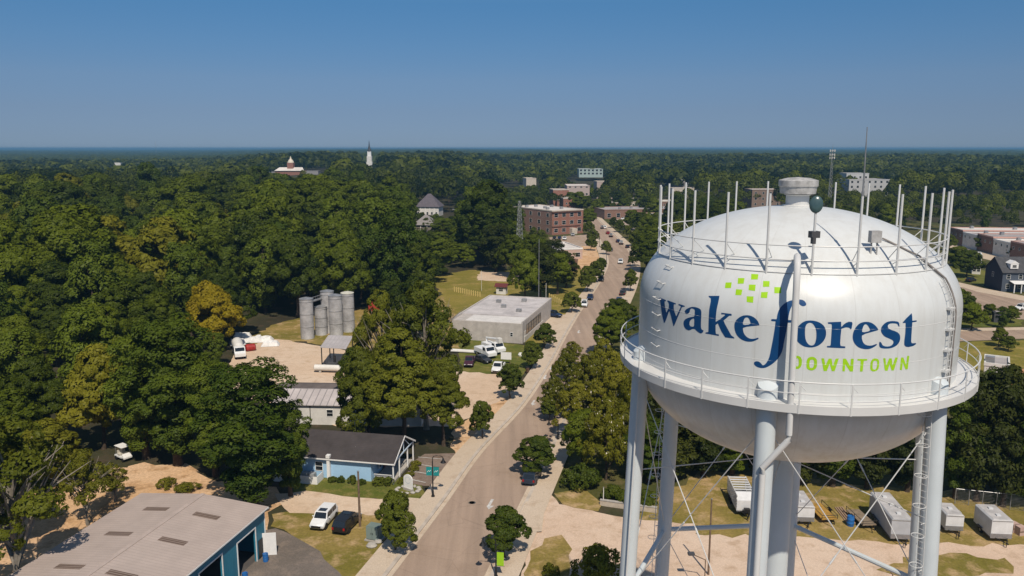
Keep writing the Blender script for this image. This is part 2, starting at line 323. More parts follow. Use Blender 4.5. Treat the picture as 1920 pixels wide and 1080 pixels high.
patch('bare_earth', [(60,985),(130,940),(250,872),(330,868),(420,905),(520,918),(545,940),(510,965),(500,1005),(460,1000),(380,940),(270,935),(60,1090),(-150,1150),(-150,1060)], SANDR, .045, .8)
patch('woodland_gap', [(-60,1120),(0,960),(90,900),(170,880),(250,880),(120,960),(70,1080),(0,1200)], SANDR, .035, 1.2)
patch('drive_to_yard', [(852,800),(850,770),(866,735),(940,700),(965,735),(905,768)], SAND, .068, .3)
# right of the street
patch('tower_lot', [(-2, 66), (-8, 30), (4, 5), (70, 5), (80, 60), (60, 80), (30, 82), (2, 80)], GRAVEL, .04, 1.0, px=False)
for q in ([(30, 20), (52, 16), (60, 34), (44, 42)], [(-4, 40), (6, 36), (9, 52), (0, 56)], [(26, 58), (44, 55), (50, 66), (30, 70)]): patch('tower_grass', q, DRYGRASS, .06, 1.0, px=False)
patch('sand_lot', [(986,946),(1030,925),(1050,945),(1125,962),(1215,975),(1300,985),(1300,1200),(960,1200),(985,1060),(990,985)], GRAVEL, .06, .4)
patch('strip_grass', [(1042,925),(1090,915),(1128,945),(1122,962),(1050,946)], DRYGRASS, .085, .3)
patch('verge_right', [(1000,1035),(1020,1010),(1050,1005),(1070,1030),(1062,1085),(1030,1130),(972,1130)], DRYGRASS, .085, .4)
patch('lot_entrance', [(970,975),(985,944),(1030,936),(1020,965),(1016,1000),(964,1003)], WALK, .25)
patch('tower_lot', [(1180,1200),(1200,985),(1290,1002),(1500,1010),(1700,1020),(2000,1025),(2250,1060),(2250,1250)], GRAVEL, .05, .6)
patch('tower_grass', [(1180,985),(1240,915),(1330,885),(1500,900),(1700,915),(2000,930),(2250,960),(2250,1075),(2000,1062),(1850,1058),(1600,1022),(1440,1018),(1290,1005)], DRYGRASS, .045, 1.0)
patch('back_field', [(1850,760),(2000,700),(2100,760),(1960,900),(1880,870)], SANDR, .04, .8)
patch('tower_grass', [(1640,1062),(1780,1040),(1900,1050),(1890,1075),(1700,1095)], DRYGRASS, .075, .8)
# residential streets far right
patch('side_street', [(1700,520),(1808,538),(1830,545),(2050,590),(2050,612),(1930,600),(1800,592),(1700,600)], ROAD, .06)
patch('side_pavement', [(1700,510),(1808,532),(1840,540),(2050,580),(2050,590),(1830,547),(1808,540),(1700,522)], WALK, .09)
patch('street_corner', [(1700,645),(1806,640),(2050,630),(2050,616),(1806,622),(1700,622)], ROAD, .06)
patch('side_pavement', [(1700,622),(1806,622),(2050,616),(2050,611),(1930,614),(1806,616),(1700,618)], WALK, .09)
patch('park_lawn', [(1700,614),(1806,614),(1910,612),(1918,600),(1860,590),(1790,590),(1700,598)], LAWN, .07, .4)
patch('park_lawn', [(1700,500),(1808,528),(1850,536),(2050,570),(2050,540),(1800,500)], LAWN, .05, .4)
patch('park_lawn', [(1700,648),(1806,642),(2050,634),(2050,700),(1930,715),(1840,705),(1700,690)], FIELD, .05, .5)
patch('building_site', [(1780,760),(1840,705),(1930,690),(2050,690),(2050,880),(1900,850)], ground_mat('orange_clay', [(.42,.20,.10),(.46,.26,.15),(.36,.15,.06)], .06, .3, 3), .06, .8)
patch('town_lot', [(1140,405),(1240,400),(1250,420),(1225,445),(1170,432)], ground_mat('far_lot_paving', [(.36,.28,.22),(.4,.32,.26),(.3,.22,.16)], .03, .2, 1), .06, 1)
patch('town_lot', [(1030,445),(1100,440),(1118,462),(1120,480),(1092,470),(1030,462)], ground_mat('brick_lot_paving', [(.38,.3,.24),(.36,.27,.2),(.3,.2,.13)], .03, .2, 1), .065, 1)
patch('shop_lot', [(1780,470),(1990,520),(1990,505),(1780,455)], WALK, .06)
# painted arrow, manholes, patches on the road
for (px, py) in ((1085,622), (1080,585), (1000,755), (1022,707), (1034,690), (920,944)):
    x, y = G(px, py); m = MB(); m.box((x, y, .118), (.35, 2.0, .006), R(-13)); m.prism([(x-.5, y-.9), (x+.45, y-.9), (x-.2, y-1.9)], .1155, .1215); tag(m.build('road_arrow', LINEW), kind='structure')
for (px, py) in ((886,944), (884,944), (1020,757), (1032,735)):
    x, y = G(px, py); m = MB(); m.lathe([(0, .125), (.42, .125), (.42, .10)], 18, (x, y, 0)); tag(m.build('manhole_cover', mat('iron', (.12,.11,.10), .6), None), 'round iron manhole cover in the main street' if px > 900 else 'round iron manhole cover near the lamp with the banner', 'manhole', 'manholes in the street') if px != 884 else tag(m.build('road_patch', ASPHALT), kind='structure')
# ------------------------------------------------------------------ the water tower
TX, TY = 15.35, 43.0; RT = 8.22; ZC, ZB = 36.05, 32.4; BT, BB = 4.9, 5.05
RB = 9.2; ZFL = 32.62
def tank_r(z):
    if z >= ZC: return RT*math.sqrt(max(0, 1-((z-ZC)/BT)**2))
    if z <= ZB: return RT*math.sqrt(max(0, 1-((ZB-z)/BB)**2))
    return RT
def tower():
    t = thing('water_tower', 'huge white six legged water tower with navy and lime lettering', 'water tower', (TX, TY, 0))
    prof = [(RT*math.cos(a), ZB-BB*math.sin(a)) for a in np.linspace(R(90), 0, 40)]
    prof[0] = (0.0, prof[0][1])
    prof += [(RT, z) for z in np.linspace(ZB+.3, ZC-.3, 8)] + [(RT*math.cos(a), ZC+BT*math.sin(a)) for a in np.linspace(0, R(90), 44)]
    prof[-1] = (0.0, prof[-1][1])
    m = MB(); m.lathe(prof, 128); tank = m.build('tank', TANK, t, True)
    # weld seams: thin raised beads round the shell and down the bowl
    m = MB()
    for z in (32.95, 34.35, 36.0): m.lathe([(RT+.001, z-.015), (RT+.009, z), (RT+.001, z+.015)], 128)
    m.build('weld_seam', WHITE, tank, True)
    # lettering, laid on the shell where the photo shows it
    def onshell(px, py, off=0.006):
        d = ray(px, py); o = np.array([-TX, -TY, CAMH]); lo, hi = 20.0, 43.0*1.05
        f = lambda s: math.hypot(o[0]+d[0]*s, o[1]+d[1]*s)-(tank_r(o[2]+d[2]*s)+off)
        s = 24.0
        while f(s) > 0 and s < 50: s += 0.2
        lo, hi = s-.2, s
        for _ in range(30):
            mid = (lo+hi)/2
            if f(mid) > 0: lo = mid
            else: hi = mid
        return o+d*lo
    def glyphs(name, mt, gl, label=None, par=tank):
        bm = bmesh.new()
        for (ox, oy, s, outer, holes) in gl:
            polys = [[Vector((x, y, 0)) for x, y in p] for p in [outer]+holes]
            flat = [p for q in polys for p in q]
            vs = [bm.verts.new((ox+p.x/s, oy+p.y/s, 0)) for p in flat]
            for tr in tessellate_polygon(polys):
                try: bm.faces.new([vs[i] for i in tr])
                except ValueError: pass
        for _ in range(6):
            long = [e for e in bm.edges if e.calc_length() > 3.0]
            if not long: break
            bmesh.ops.subdivide_edges(bm, edges=long, cuts=1); bmesh.ops.triangulate(bm, faces=bm.faces)
        for v in bm.verts: v.co = Vector(onshell(v.co.x, v.co.y))
        for f in bm.faces:
            f.normal_update(); c = f.calc_center_median()
            if f.normal.x*c.x+f.normal.y*c.y < 0: f.normal_flip()
            f.smooth = True
        me = bpy.data.meshes.new(name); bm.to_mesh(me); bm.free(); me.materials.append(mt)
        o = bpy.data.objects.new(name, me); col.objects.link(o); o.parent = par
        if label: o['label'] = label
        return o
    A = (1230, 540, 10.8); B = (1320, 540, 9.818); C = (1400, 550, 7.2); D = (1480, 570, 10.8); E = (1590, 570, 10.8)
    def sm(p, it=1):                      # one corner-cutting pass keeps curves from looking faceted
        for _ in range(it):
            q = []
            for i in range(len(p)):
                a, b = np.array(p[i]), np.array(p[(i+1) % len(p)]); q += [tuple(a*.75+b*.25), tuple(a*.25+b*.75)]
            p = q
        return p
    word = {
     'w': (*A, [(62,205),(85,193),(200,245),(200,265),(172,266),(180,360),(208,500),(258,400),(262,330),(250,290),(228,265),(235,248),(400,310),(400,330),(362,325),(358,400),(375,480),(408,575),(498,390),(500,365),(455,345),(458,320),(582,360),(580,380),(545,378),(525,390),(420,640),(400,690),(365,770),(350,765),(300,560),(275,470),(262,475),(215,610),(180,700),(160,705),(125,560),(85,260)], []),
     'a': (*A, sm([(578,480),(590,450),(640,410),(720,380),(800,385),(870,410),(915,445),(920,520),(910,700),(910,800),(930,850),(968,855),(945,905),(905,922),(870,905),(820,870),(790,830),(740,825),(690,855),(640,855),(590,820),(560,760),(555,690),(580,640),(640,605),(720,585),(778,580),(785,500),(785,440),(760,420),(715,410),(690,440),(680,490),(650,515),(620,528),(590,510)]), [sm([(775,605),(720,630),(685,670),(675,720),(685,765),(720,785),(770,780),(775,700)])]),
     'k': (*B, [(82,145),(285,143),(275,210),(235,390),(220,520),(216,625),(300,570),(390,500),(375,485),(318,485),(318,455),(500,475),(512,490),(505,510),(465,510),(360,600),(385,660),(440,760),(500,870),(555,910),(560,930),(390,910),(370,880),(320,800),(270,690),(255,650),(235,665),(214,680),(214,790),(220,845),(275,855),(272,882),(140,858),(25,835),(30,818),(80,810),(85,600),(95,400),(125,240),(125,190),(95,172)], []),
     'e': (*B, sm([(715,719),(720,790),(740,850),(790,905),(850,935),(930,935),(1000,910),(1008,935),(970,955),(900,985),(830,990),(760,980),(680,945),(610,880),(570,800),(555,700),(570,620),(620,560),(700,510),(780,498),(860,508),(930,545),(985,600),(1010,650),(1022,684),(1018,688)]), [sm([(715,685),(722,620),(745,560),(780,538),(820,550),(845,600),(862,668)])]),
     'f': (*C, sm([(640,86),(700,83),(745,84),(785,105),(807,140),(798,168),(755,176),(722,158),(700,128),(660,118),(630,140),(600,190),(575,260),(560,350),(561,360),(618,362),(618,396),(556,395),(553,400),(530,540),(505,650),(490,750),(460,830),(410,900),(340,960),(270,1000),(210,1012),(150,1000),(105,970),(95,935),(125,915),(165,920),(195,945),(215,975),(250,960),(285,910),(310,850),(335,720),(355,620),(380,470),(390,380),(388,377),(330,376),(330,346),(404,350),(406,346),(415,280),(440,210),(490,150),(560,105)]), []),
     'o': (*D, sm([(135,600),(150,490),(210,415),(300,350),(400,330),(520,340),(630,380),(710,450),(745,540),(745,640),(710,730),(650,800),(560,860),(430,885),(300,865),(200,800),(140,730)]), [sm([(315,600),(320,470),(355,400),(420,375),(480,400),(530,480),(548,570),(548,680),(530,770),(500,830),(440,845),(380,815),(330,730)])]),
     'r': (*D, [(780,370),(1050,358),(1052,465),(1070,450),(1100,415),(1150,380),(1210,358),(1270,365),(1280,400),(1260,500),(1245,520),(1230,498),(1210,480),(1150,472),(1090,490),(1055,502),(1040,650),(1030,800),(1040,850),(1135,860),(1130,895),(950,890),(762,880),(762,850),(825,848),(838,820),(850,650),(862,450),(858,415),(840,404),(785,402)], []),
     'e2': (*E, sm([(620,527),(560,545),(285,620),(280,700),(310,790),(370,835),(450,845),(520,830),(580,805),(590,825),(540,865),(450,910),(350,918),(240,895),(150,830),(100,740),(92,650),(110,560),(150,480),(220,400),(300,365),(400,358),(480,380),(550,430),(600,490)]), [sm([(285,580),(290,510),(320,430),(360,405),(400,430),(435,490),(455,545)])]),
     's': (*E, sm([(1045,465),(1020,450),(1000,400),(920,390),(850,395),(805,430),(810,480),(860,520),(960,550),(1030,590),(1060,650),(1055,740),(1010,820),(940,870),(850,900),(740,905),(660,890),(632,860),(630,780),(650,760),(680,790),(700,840),(780,865),(870,850),(920,800),(920,745),(860,710),(760,670),(700,620),(665,550),(670,480),(720,410),(790,360),(880,343),(970,348),(1035,365)]), []),
     't': (*E, [(1105,385),(1115,365),(1180,290),(1240,232),(1290,185),(1300,240),(1305,340),(1390,330),(1390,358),(1305,370),(1295,500),(1285,650),(1280,770),(1300,795),(1375,790),(1380,812),(1320,850),(1230,872),(1170,865),(1140,830),(1140,750),(1160,600),(1165,480),(1168,385)], [])}
    glyphs('lettering', NAVY, list(word.values()), 'navy serif words reading wake forest')
    P = (1480, 650, 16.0); Q = (1590, 650, 14.769)
    dt = [(*P, [(135,275),(270,275),(340,310),(380,390),(375,530),(340,610),(280,665),(130,670),(132,600)], [[(172,350),(255,350),(280,400),(278,555),(255,592),(165,592)]]),
     (*P, sm([(510,600),(515,420),(560,340),(640,300),(740,310),(810,360),(835,420),(830,590),(790,670),(690,720),(590,700),(530,660)]), [sm([(600,590),(610,420),(660,385),(720,395),(745,440),(735,590),(690,640),(630,640)])]),
     (*P, [(960,350),(1045,350),(1085,560),(1180,360),(1270,360),(1305,590),(1390,360),(1485,355),(1360,735),(1275,735),(1210,510),(1125,730),(1030,735)], []),
     (*P, [(1590,740),(1610,360),(1700,360),(1830,590),(1850,360),(1935,365),(1910,745),(1820,745),(1680,530),(1665,740)], []),
     (*Q, [(265,340),(535,340),(530,388),(440,390),(405,690),(330,690),(350,390),(265,384)], []),
     (*Q, sm([(610,600),(625,420),(680,340),(760,322),(840,345),(870,410),(860,580),(810,660),(720,690),(640,670)]), [sm([(680,590),(690,420),(740,385),(800,400),(810,450),(795,590),(750,640),(700,630)])]),
     (*Q, [(975,320),(1040,325),(1060,530),(1140,325),(1215,325),(1230,530),(1310,300),(1385,300),(1270,660),(1205,660),(1155,480),(1095,670),(1020,665)], []),
     (*Q, [(1435,640),(1470,300),(1535,300),(1610,510),(1640,255),(1700,255),(1655,625),(1595,630),(1520,440),(1495,650)], [])]
    glyphs('lettering', LIME, dt, 'lime green capitals reading DOWNTOWN')
    T = (1350, 505, 14.769)
    for q in ([(155,365),(325,360),(305,515),(135,520)],[(500,240),(680,240),(655,395),(490,398)],[(865,125),(1065,135),(1045,280),(860,280)],[(805,420),(990,425),(970,600),(790,575)],[(1195,320),(1375,325),(1365,480),(1190,485)],[(445,550),(620,560),(590,715),(425,710)],[(740,745),(930,750),(915,925),(740,905)],[(1140,630),(1325,625),(1305,795),(1130,785)],[(1505,490),(1700,495),(1690,660),(1505,660)]):
        glyphs('logo_square', LIME, [(*T, q, [])], 'lime green square of the logo')
    # roof vent
    m = MB(); m.lathe([(0.80, 40.6), (0.80, 40.98), (0.60, 41.02), (0.60, 41.5), (0.72, 41.56)], 32)
    m.build('vent_neck', WHITE_B, t, True)
    m = MB(); m.lathe([(0.0, 41.62), (0.92, 41.60), (0.96, 41.95), (1.02, 42.0), (1.02, 42.3), (0.6, 42.42), (0.0, 42.47)], 32); m.build('vent_cap', VENT, t, True)
    # balcony
    bal = MB(); bal.lathe([(RT-.02, ZFL), (RB, ZFL), (RB, ZFL+.06), (RB+.03, ZFL+.06), (RB+.03, ZFL-.33), (RB-.05, ZFL-.33), (RB-.05, ZFL-.06), (RT-.02, ZFL-.06)], 128)
    bo = bal.build('balcony', WHITE, t, True)
    NP = 26
    for h, r in ((1.12, .032), (.58, .022)):
        m = MB(); m.lathe([(RB+r*math.cos(a), ZFL+h+r*math.sin(a)) for a in np.linspace(0, 2*math.pi, 7)], 128); m.build('handrail', WHITE_B, bo, True)
    for k in range(NP):
        a = 2*math.pi*(k+.35)/NP; c, s = math.cos(a), math.sin(a)
        m = MB(); m.box(((RB+.035)*c, (RB+.035)*s, ZFL+.38), (.03, .07, 1.46), a)
        m.tube([(RB*c, RB*s, ZFL+1.0), ((RB-.05)*c-.28*s, (RB-.05)*s+.28*c, ZFL+.72)], .012, 4); m.build('rail_post', WHITE_B, bo)
    # legs, slightly splayed, with rounded heads standing above the balcony floor
    la = [R(185+60*k) for k in range(6)]
    def legpt(a, z): return ((8.28+.035*(33-z))*math.cos(a), (8.28+.035*(33-z))*math.sin(a), z)
    for a in la:
        m = MB(); n = 28; zs = [-.2, 8, 16, 24, 33.35]; rr = .46
        base = [legpt(a, z) for z in zs]; vs = []; fs = []
        for j, p in enumerate(base):
            for k in range(n):
                th = a+2*math.pi*k/n; z = p[2]
                if j == len(base)-1: z = p[2]-.38*(1+math.cos(2*math.pi*k/n))/2+.1   # head cut on a slope, high side against the shell
                vs.append((p[0]+rr*math.cos(th), p[1]+rr*math.sin(th), z))
        for j in range(len(base)-1):
            for k in range(n):
                k2 = (k+1) % n; fs.append((j*n+k, j*n+k2, (j+1)*n+k2, (j+1)*n+k))
        top = (len(base)-1)*n; vs.append((base[-1][0], base[-1][1], 33.38))
        fs += [(top+k, top+(k+1) % n, len(vs)-1) for k in range(n)]
        m.add(vs, fs); lg = m.build('leg', LEGPAINT, t, True)
        p = legpt(a, 0); m = MB(); m.lathe([(0, .5), (1.1, .5), (1.1, -.3)], 20, (p[0], p[1], 0)); m.build('footing', CONC, lg)
    m = MB(); m.lathe([(.70, 0), (.70, 26.6), (.74, 26.62), (.74, 26.75), (.70, 26.77), (.70, 27.6)], 32); m.build('riser', LEGPAINT, t, True)
    ZS = 18.6
    for i, a in enumerate(la):
        b = la[(i+1) % 6]; p, q = Vector(legpt(a, ZS)), Vector(legpt(b, ZS)); m = MB(); m.tube([p, q], .16, 10); m.build('strut', LEGPAINT, t, True)
        for (u, v) in ((a, b), (b, a)):
            p, q = Vector(legpt(u, 31.3)), Vector(legpt(v, ZS+.2)); m = MB(); m.tube([p, q], .028, 6); mid = p.lerp(q, .55)
            m.tube([mid+(q-p).normalized()*-.25, mid+(q-p).normalized()*.25], .05, 6); m.build('brace_rod', WHITE_B, t, True)
            p, q = Vector(legpt(u, ZS-.2)), Vector(legpt(v, 1.0)); m = MB(); m.tube([p, q], .028, 6); m.build('brace_rod', WHITE_B, t, True)
        m = MB(); m.tube([legpt(a, 26.2), (.7*math.cos(a), .7*math.sin(a), 26.7)], .03, 6); m.build('tie_rod', WHITE_B, t, True)
    # overflow pipe: out of the dome, straight down past the balcony, across to the front leg
    lf = la[1]
    pr = lambda r, z: (r*math.cos(R(251.5+(38-z)*.03)), r*math.sin(R(251.6+(38-z)*.42)), z)
    path = [pr(6.9, 38.9), pr(7.5, 39.15), pr(8.2, 39.15), pr(8.75, 38.95), pr(8.92, 38.5), pr(8.95, 38.0), pr(8.95, 31.2), pr(8.95, 30.95)]
    L0 = Vector(legpt(lf, 29.3)); ou = Vector((math.cos(R(250)), math.sin(R(250)), 0))*.58
    path += [tuple(L0+ou+Vector((0, 0, .15))), tuple(L0+ou-Vector((0, 0, .15)))]
    path += [tuple(Vector(legpt(lf, z))+ou) for z in (20, 10, .6)]
    m = MB(); m.tube(path, .15, 14); m.build('overflow_pipe', WHITE, t, True)
    # ring of tall posts and rails round the roof
    RR = 7.3; NPO = 23
    for z, r in ((38.34, .035), (38.94, .03), (39.6, .03)):
        m = MB(); m.lathe([(RR+r*math.cos(q), z+r*math.sin(q)) for q in np.linspace(0, 2*math.pi, 7)], 110); m.build('roof_rail', WHITE_B, t, True)
    for k in range(NPO):
        q = R(225.4)+2*math.pi*k/NPO*1.0; c, s = math.cos(q), math.sin(q); h = 41.95 if k not in (2,) else 41.3
        m = MB(); m.tube([(RR*c, RR*s, 38.2), (RR*c, RR*s, h)], .055, 10)
        m.tube([(RR*c, RR*s, 39.55), (RR*.91*c-.5*s*.2, RR*.91*s+.5*c*.2, tank_z(RR*.91)+.0)], .02, 5)
        m.tube([(RR*c, RR*s, 38.9), (RR*.95*c, RR*.95*s, tank_z(RR*.95))], .02, 5); m.build('roof_post', WHITE_B, t, True)
    # dish on the post near the vent, whip antenna, boxes
    q = R(225.4)+2*math.pi*2/NPO; c, s = RR*math.cos(q), RR*math.sin(q)
    m = MB(); m.lathe([(0, -.2), (.2, -.17), (.36, -.06), (.40, .02), (.36, .06), (.2, .09), (0, .1)], 28)
    dish = m.build('antenna_dish', DISH, t, True); dish.location = (c, s, 41.5); dish.rotation_euler = (R(82), R(4), R(-14)); dish.scale = (.74, .98, 1)
    m = MB(); m.box((c, s, 40.15), (.42, .3, .3), .2); m.box((c-.1, s-.2, 39.9), (.15, .2, .3), .2); m.build('radio_box', DARKGREY, t)
    q = R(225.4)+2*math.pi*3/NPO; c, s = RR*math.cos(q), RR*math.sin(q)
    m = MB(); m.tube([(c, s, 41.9), (c, s, 42.1)], .07, 8); m.tube([(c, s, 42.1), (c-.03, s, 44.91)], [.045, .02], 8); m.build('whip_antenna', GALV, t, True)
    m = MB(); m.box((4.0*math.cos(R(262))*1.0+2.05, -6.2, 39.95), (.5, .3, .55), .1); m.tube([(1.35, -6.2, 38.9), (1.35, -6.2, 39.7)], .04, 6); m.tube([(1.62, -6.2, 38.9), (1.62, -6.2, 39.7)], .04, 6); m.build('equipment_box', VENT, t)
    # step irons on the left of the shell
    a0 = R(196)
    for k in range(6):
        z = 33.9+k*.82; r = tank_r(z); m = MB()
        pts = [((r-.02)*math.cos(a0), (r-.02)*math.sin(a0), z), ((r+.16)*math.cos(a0), (r+.16)*math.sin(a0), z+.03), ((r+.16)*math.cos(a0+R(4.2)), (r+.16)*math.sin(a0+R(4.2)), z-.03), ((r-.02)*math.cos(a0+R(4.2)), (r-.02)*math.sin(a0+R(4.2)), z)]
        m.tube(pts, .028, 6); m.build('step_iron', WHITE_B, t, True)
    # climbing ladder up the right of the shell with its cage hoops and conduits
    aL = R(309)
    def shell(z, off, da=0): return ((tank_r(z)+off)*math.cos(aL+da), (tank_r(z)+off)*math.sin(aL+da), z)
    zs = [32.65]+list(np.linspace(33.2, 37.9, 16)); lad = MB()
    for da in (-R(1.4), R(1.4)): lad.tube([shell(z, .18, da) for z in zs], .02, 6)
    for z in np.arange(32.9, 37.9, .3): lad.tube([shell(z, .18, -R(1.4)), shell(z, .18, R(1.4))], .012, 5)
    for z in (33.6, 34.6, 35.6, 36.6): lad.box(shell(z, .1), (.22, .5, .1), aL)
    lo = lad.build('shell_ladder', WHITE_B, t, True)
    m = MB(); m.tube([shell(z, .1, R(4)) for z in zs]+[(6.8*math.cos(aL-R(3)), 6.8*math.sin(aL-R(3)), 38.95), (5.6*math.cos(aL-R(14)), 5.6*math.sin(aL-R(14)), 39.75)], .045, 8); m.build('conduit', RUST, t, True)
    m = MB(); m.tube([shell(z, .08, R(2.6)) for z in zs]+[(6.9*math.cos(aL-R(5)), 6.9*math.sin(aL-R(5)), 38.9)], .02, 6); m.build('cable', DARKGREY, t, True)
    # leg ladders with hoops: one on the left leg, one on the left rear leg, one inside the right front leg
    for (a, da, zt) in ((la[5], 75, 28.5), (la[2], -95, 32.2)):
        m = MB(); d = Vector((math.cos(a+R(da)), math.sin(a+R(da)), 0)); e = Vector((-d.y, d.x, 0))*.2
        rail = lambda z, q: tuple(Vector(legpt(a, z))+d*.66+e*q)
        for q in (-1, 1): m.tube([rail(.8, q), rail(zt, q)], .02, 6)
        for z in np.arange(1, zt, .32): m.tube([rail(z, -1), rail(z, 1)], .01, 4)
        for z in np.arange(2.2, zt, 2.4): m.tube([tuple(Vector(legpt(a, z))+d*.4), tuple(Vector(legpt(a, z))+d*.7)], .03, 5)
        lo = m.build('leg_ladder', WHITE_B, t)
        for z in np.arange(3.2, zt, 1.5):
            m = MB(); cc = Vector(legpt(a, z))+d*.93
            m.tube([tuple(cc+Vector((.28*math.cos(q), .28*math.sin(q), 0))) for q in np.linspace(0, 2*math.pi, 15)], .018, 5, False); m.build('cage_hoop', WHITE_B, lo)
    a = la[0]; d = Vector((math.cos(a+R(70)), math.sin(a+R(70)), 0)); m = MB(); m.tube([tuple(Vector(legpt(a, z))+d*.68) for z in (.5, 10, 20, 31.5)], .05, 8)
    for z in np.arange(2, 31, 1.7): m.tube([tuple(Vector(legpt(a, z))+d*.4), tuple(Vector(legpt(a, z))+d*.7)], .025, 5)
    m.build('standpipe', WHITE_B, t, True)
    return t
def tank_z(r): return ZC+BT*math.sqrt(max(0, 1-(r/RT)**2))
VENT = mat('vent_grey_paint', (0.45, 0.44, 0.43), 0.6, var=0.35, scale=3)
DISH = mat('green_grey_dish', (0.055, 0.10, 0.105), 0.25, var=0.2, scale=2, spec=0.6)
DARKGREY = mat('dark_grey_box', (0.07, 0.07, 0.075), 0.5)
CONC = mat('footing_concrete', (0.42, 0.39, 0.35), 0.9, var=0.25, scale=2)
def tank_material():
    """white enamel with faint vertical plates and grime streaks running down the lower bowl"""
    m = bpy.data.materials.new('tank_enamel'); m.use_nodes = True; t = m.node_tree; b = t.nodes['Principled BSDF']
    b.inputs['Roughness'].default_value = .34; b.inputs['Specular IOR Level'].default_value = .5
    tc = t.nodes.new('ShaderNodeTexCoord'); mp = t.nodes.new('ShaderNodeMapping'); mp.inputs['Scale'].default_value = (1.6, 1.6, .12); t.links.new(tc.outputs['Object'], mp.inputs[0])
    n = t.nodes.new('ShaderNodeTexNoise'); n.inputs['Scale'].default_value = 1.1; n.inputs['Detail'].default_value = 8; n.inputs['Roughness'].default_value = .7; t.links.new(mp.outputs[0], n.inputs['Vector'])
    sx = t.nodes.new('ShaderNodeSeparateXYZ'); t.links.new(tc.outputs['Object'], sx.inputs[0])
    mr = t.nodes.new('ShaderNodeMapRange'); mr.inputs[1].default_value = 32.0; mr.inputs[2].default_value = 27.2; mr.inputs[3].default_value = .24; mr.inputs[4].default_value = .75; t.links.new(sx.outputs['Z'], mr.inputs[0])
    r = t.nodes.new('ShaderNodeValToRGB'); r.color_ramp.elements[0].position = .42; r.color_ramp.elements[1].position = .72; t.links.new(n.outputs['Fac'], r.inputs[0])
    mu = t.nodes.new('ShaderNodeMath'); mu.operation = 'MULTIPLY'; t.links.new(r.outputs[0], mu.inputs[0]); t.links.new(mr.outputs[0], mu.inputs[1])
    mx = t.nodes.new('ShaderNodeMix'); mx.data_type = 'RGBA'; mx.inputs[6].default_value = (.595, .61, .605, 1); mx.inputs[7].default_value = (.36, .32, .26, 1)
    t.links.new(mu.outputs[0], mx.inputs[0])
    # plate joints of the bowl and shell, every 15 degrees
    at = t.nodes.new('ShaderNodeMath'); at.operation = 'ARCTAN2'; t.links.new(sx.outputs['Y'], at.inputs[0]); t.links.new(sx.outputs['X'], at.inputs[1])
    ml = t.nodes.new('ShaderNodeMath'); ml.operation = 'MULTIPLY'; ml.inputs[1].default_value = 24/(2*math.pi); t.links.new(at.outputs[0], ml.inputs[0])
    fr = t.nodes.new('ShaderNodeMath'); fr.operation = 'FRACT'; t.links.new(ml.outputs[0], fr.inputs[0])
    lt = t.nodes.new('ShaderNodeMath'); lt.operation = 'LESS_THAN'; lt.inputs[1].default_value = .018; t.links.new(fr.outputs[0], lt.inputs[0])
    lw = t.nodes.new('ShaderNodeMath'); lw.operation = 'LESS_THAN'; lw.inputs[1].default_value = 99.0; t.links.new(sx.outputs['Z'], lw.inputs[0])
    l3 = t.nodes.new('ShaderNodeMath'); l3.operation = 'MULTIPLY'; t.links.new(lt.outputs[0], l3.inputs[0]); t.links.new(lw.outputs[0], l3.inputs[1])
    l4 = t.nodes.new('ShaderNodeMath'); l4.operation = 'MULTIPLY'; l4.inputs[1].default_value = .22; t.links.new(l3.outputs[0], l4.inputs[0])
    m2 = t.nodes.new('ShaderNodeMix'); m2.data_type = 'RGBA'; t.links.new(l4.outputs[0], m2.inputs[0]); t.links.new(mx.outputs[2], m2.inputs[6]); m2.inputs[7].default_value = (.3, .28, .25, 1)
    t.links.new(m2.outputs[2], b.inputs['Base Color']); return m
TANK = tank_material()
tower()
# ------------------------------------------------------------------ trees
LEAF = leaf_mat('broad_leaf', (.013, .026, .003), (.118, .145, .008))
LEAFY = leaf_mat('olive_leaf', (.075, .085, .006), (.19, .175, .014))
LEAFP = leaf_mat('pine_needle', (.026, .048, .005), (.110, .140, .011), .18)
LEAFS = leaf_mat('street_tree_leaf', (.034, .056, .006), (.115, .130, .012))
LEAFG = leaf_mat('golden_leaf', (.20, .165, .006), (.30, .215, .010))
LEAFV = leaf_mat('light_leaf', (.050, .068, .006), (.145, .150, .012))
LEAFD = leaf_mat('dark_needle', (.012, .022, .004), (.060, .066, .009), .15)
BLOOM = mat('pale_blossom', (.55, .50, .42), .9)
def leaf_mesh(name, cen, nrm, size, tint, mt, asp=1.6, bloom=0.0):
    """one quad per leaf spray, all in one mesh: cen, nrm (N,3), size (N,), tint (N,)"""
    N = len(cen); nrm = nrm/np.linalg.norm(nrm, axis=1)[:, None]
    h = rng.normal(size=(N, 3)); u = np.cross(nrm, h); u /= np.linalg.norm(u, axis=1)[:, None]; v = np.cross(nrm, u)
    s = size[:, None]; k = rng.uniform(.25, .75, (N, 1))
    a = cen-u*s*asp/2; b = cen+v*s/2*k*1.6-u*s*.1; c = cen+u*s*asp/2+nrm*s*.12; d = cen-v*s/2*(1-k)*1.6+u*s*.1
    co = np.stack([a, b, c, d], 1).reshape(-1, 3).astype(np.float32)
    me = bpy.data.meshes.new(name); me.vertices.add(4*N); me.loops.add(4*N); me.polygons.add(N)
    me.vertices.foreach_set('co', co.ravel()); me.loops.foreach_set('vertex_index', np.arange(4*N, dtype=np.int32))
    me.polygons.foreach_set('loop_start', np.arange(0, 4*N, 4, dtype=np.int32))
    at = me.attributes.new('tint', 'FLOAT', 'POINT'); at.data.foreach_set('value', np.repeat(tint, 4).astype(np.float32))
    me.materials.append(mt)
    if bloom: me.materials.append(BLOOM); me.polygons.foreach_set('material_index', (rng.random(N) < bloom).astype(np.int32))
    me.update(calc_edges=True); return me
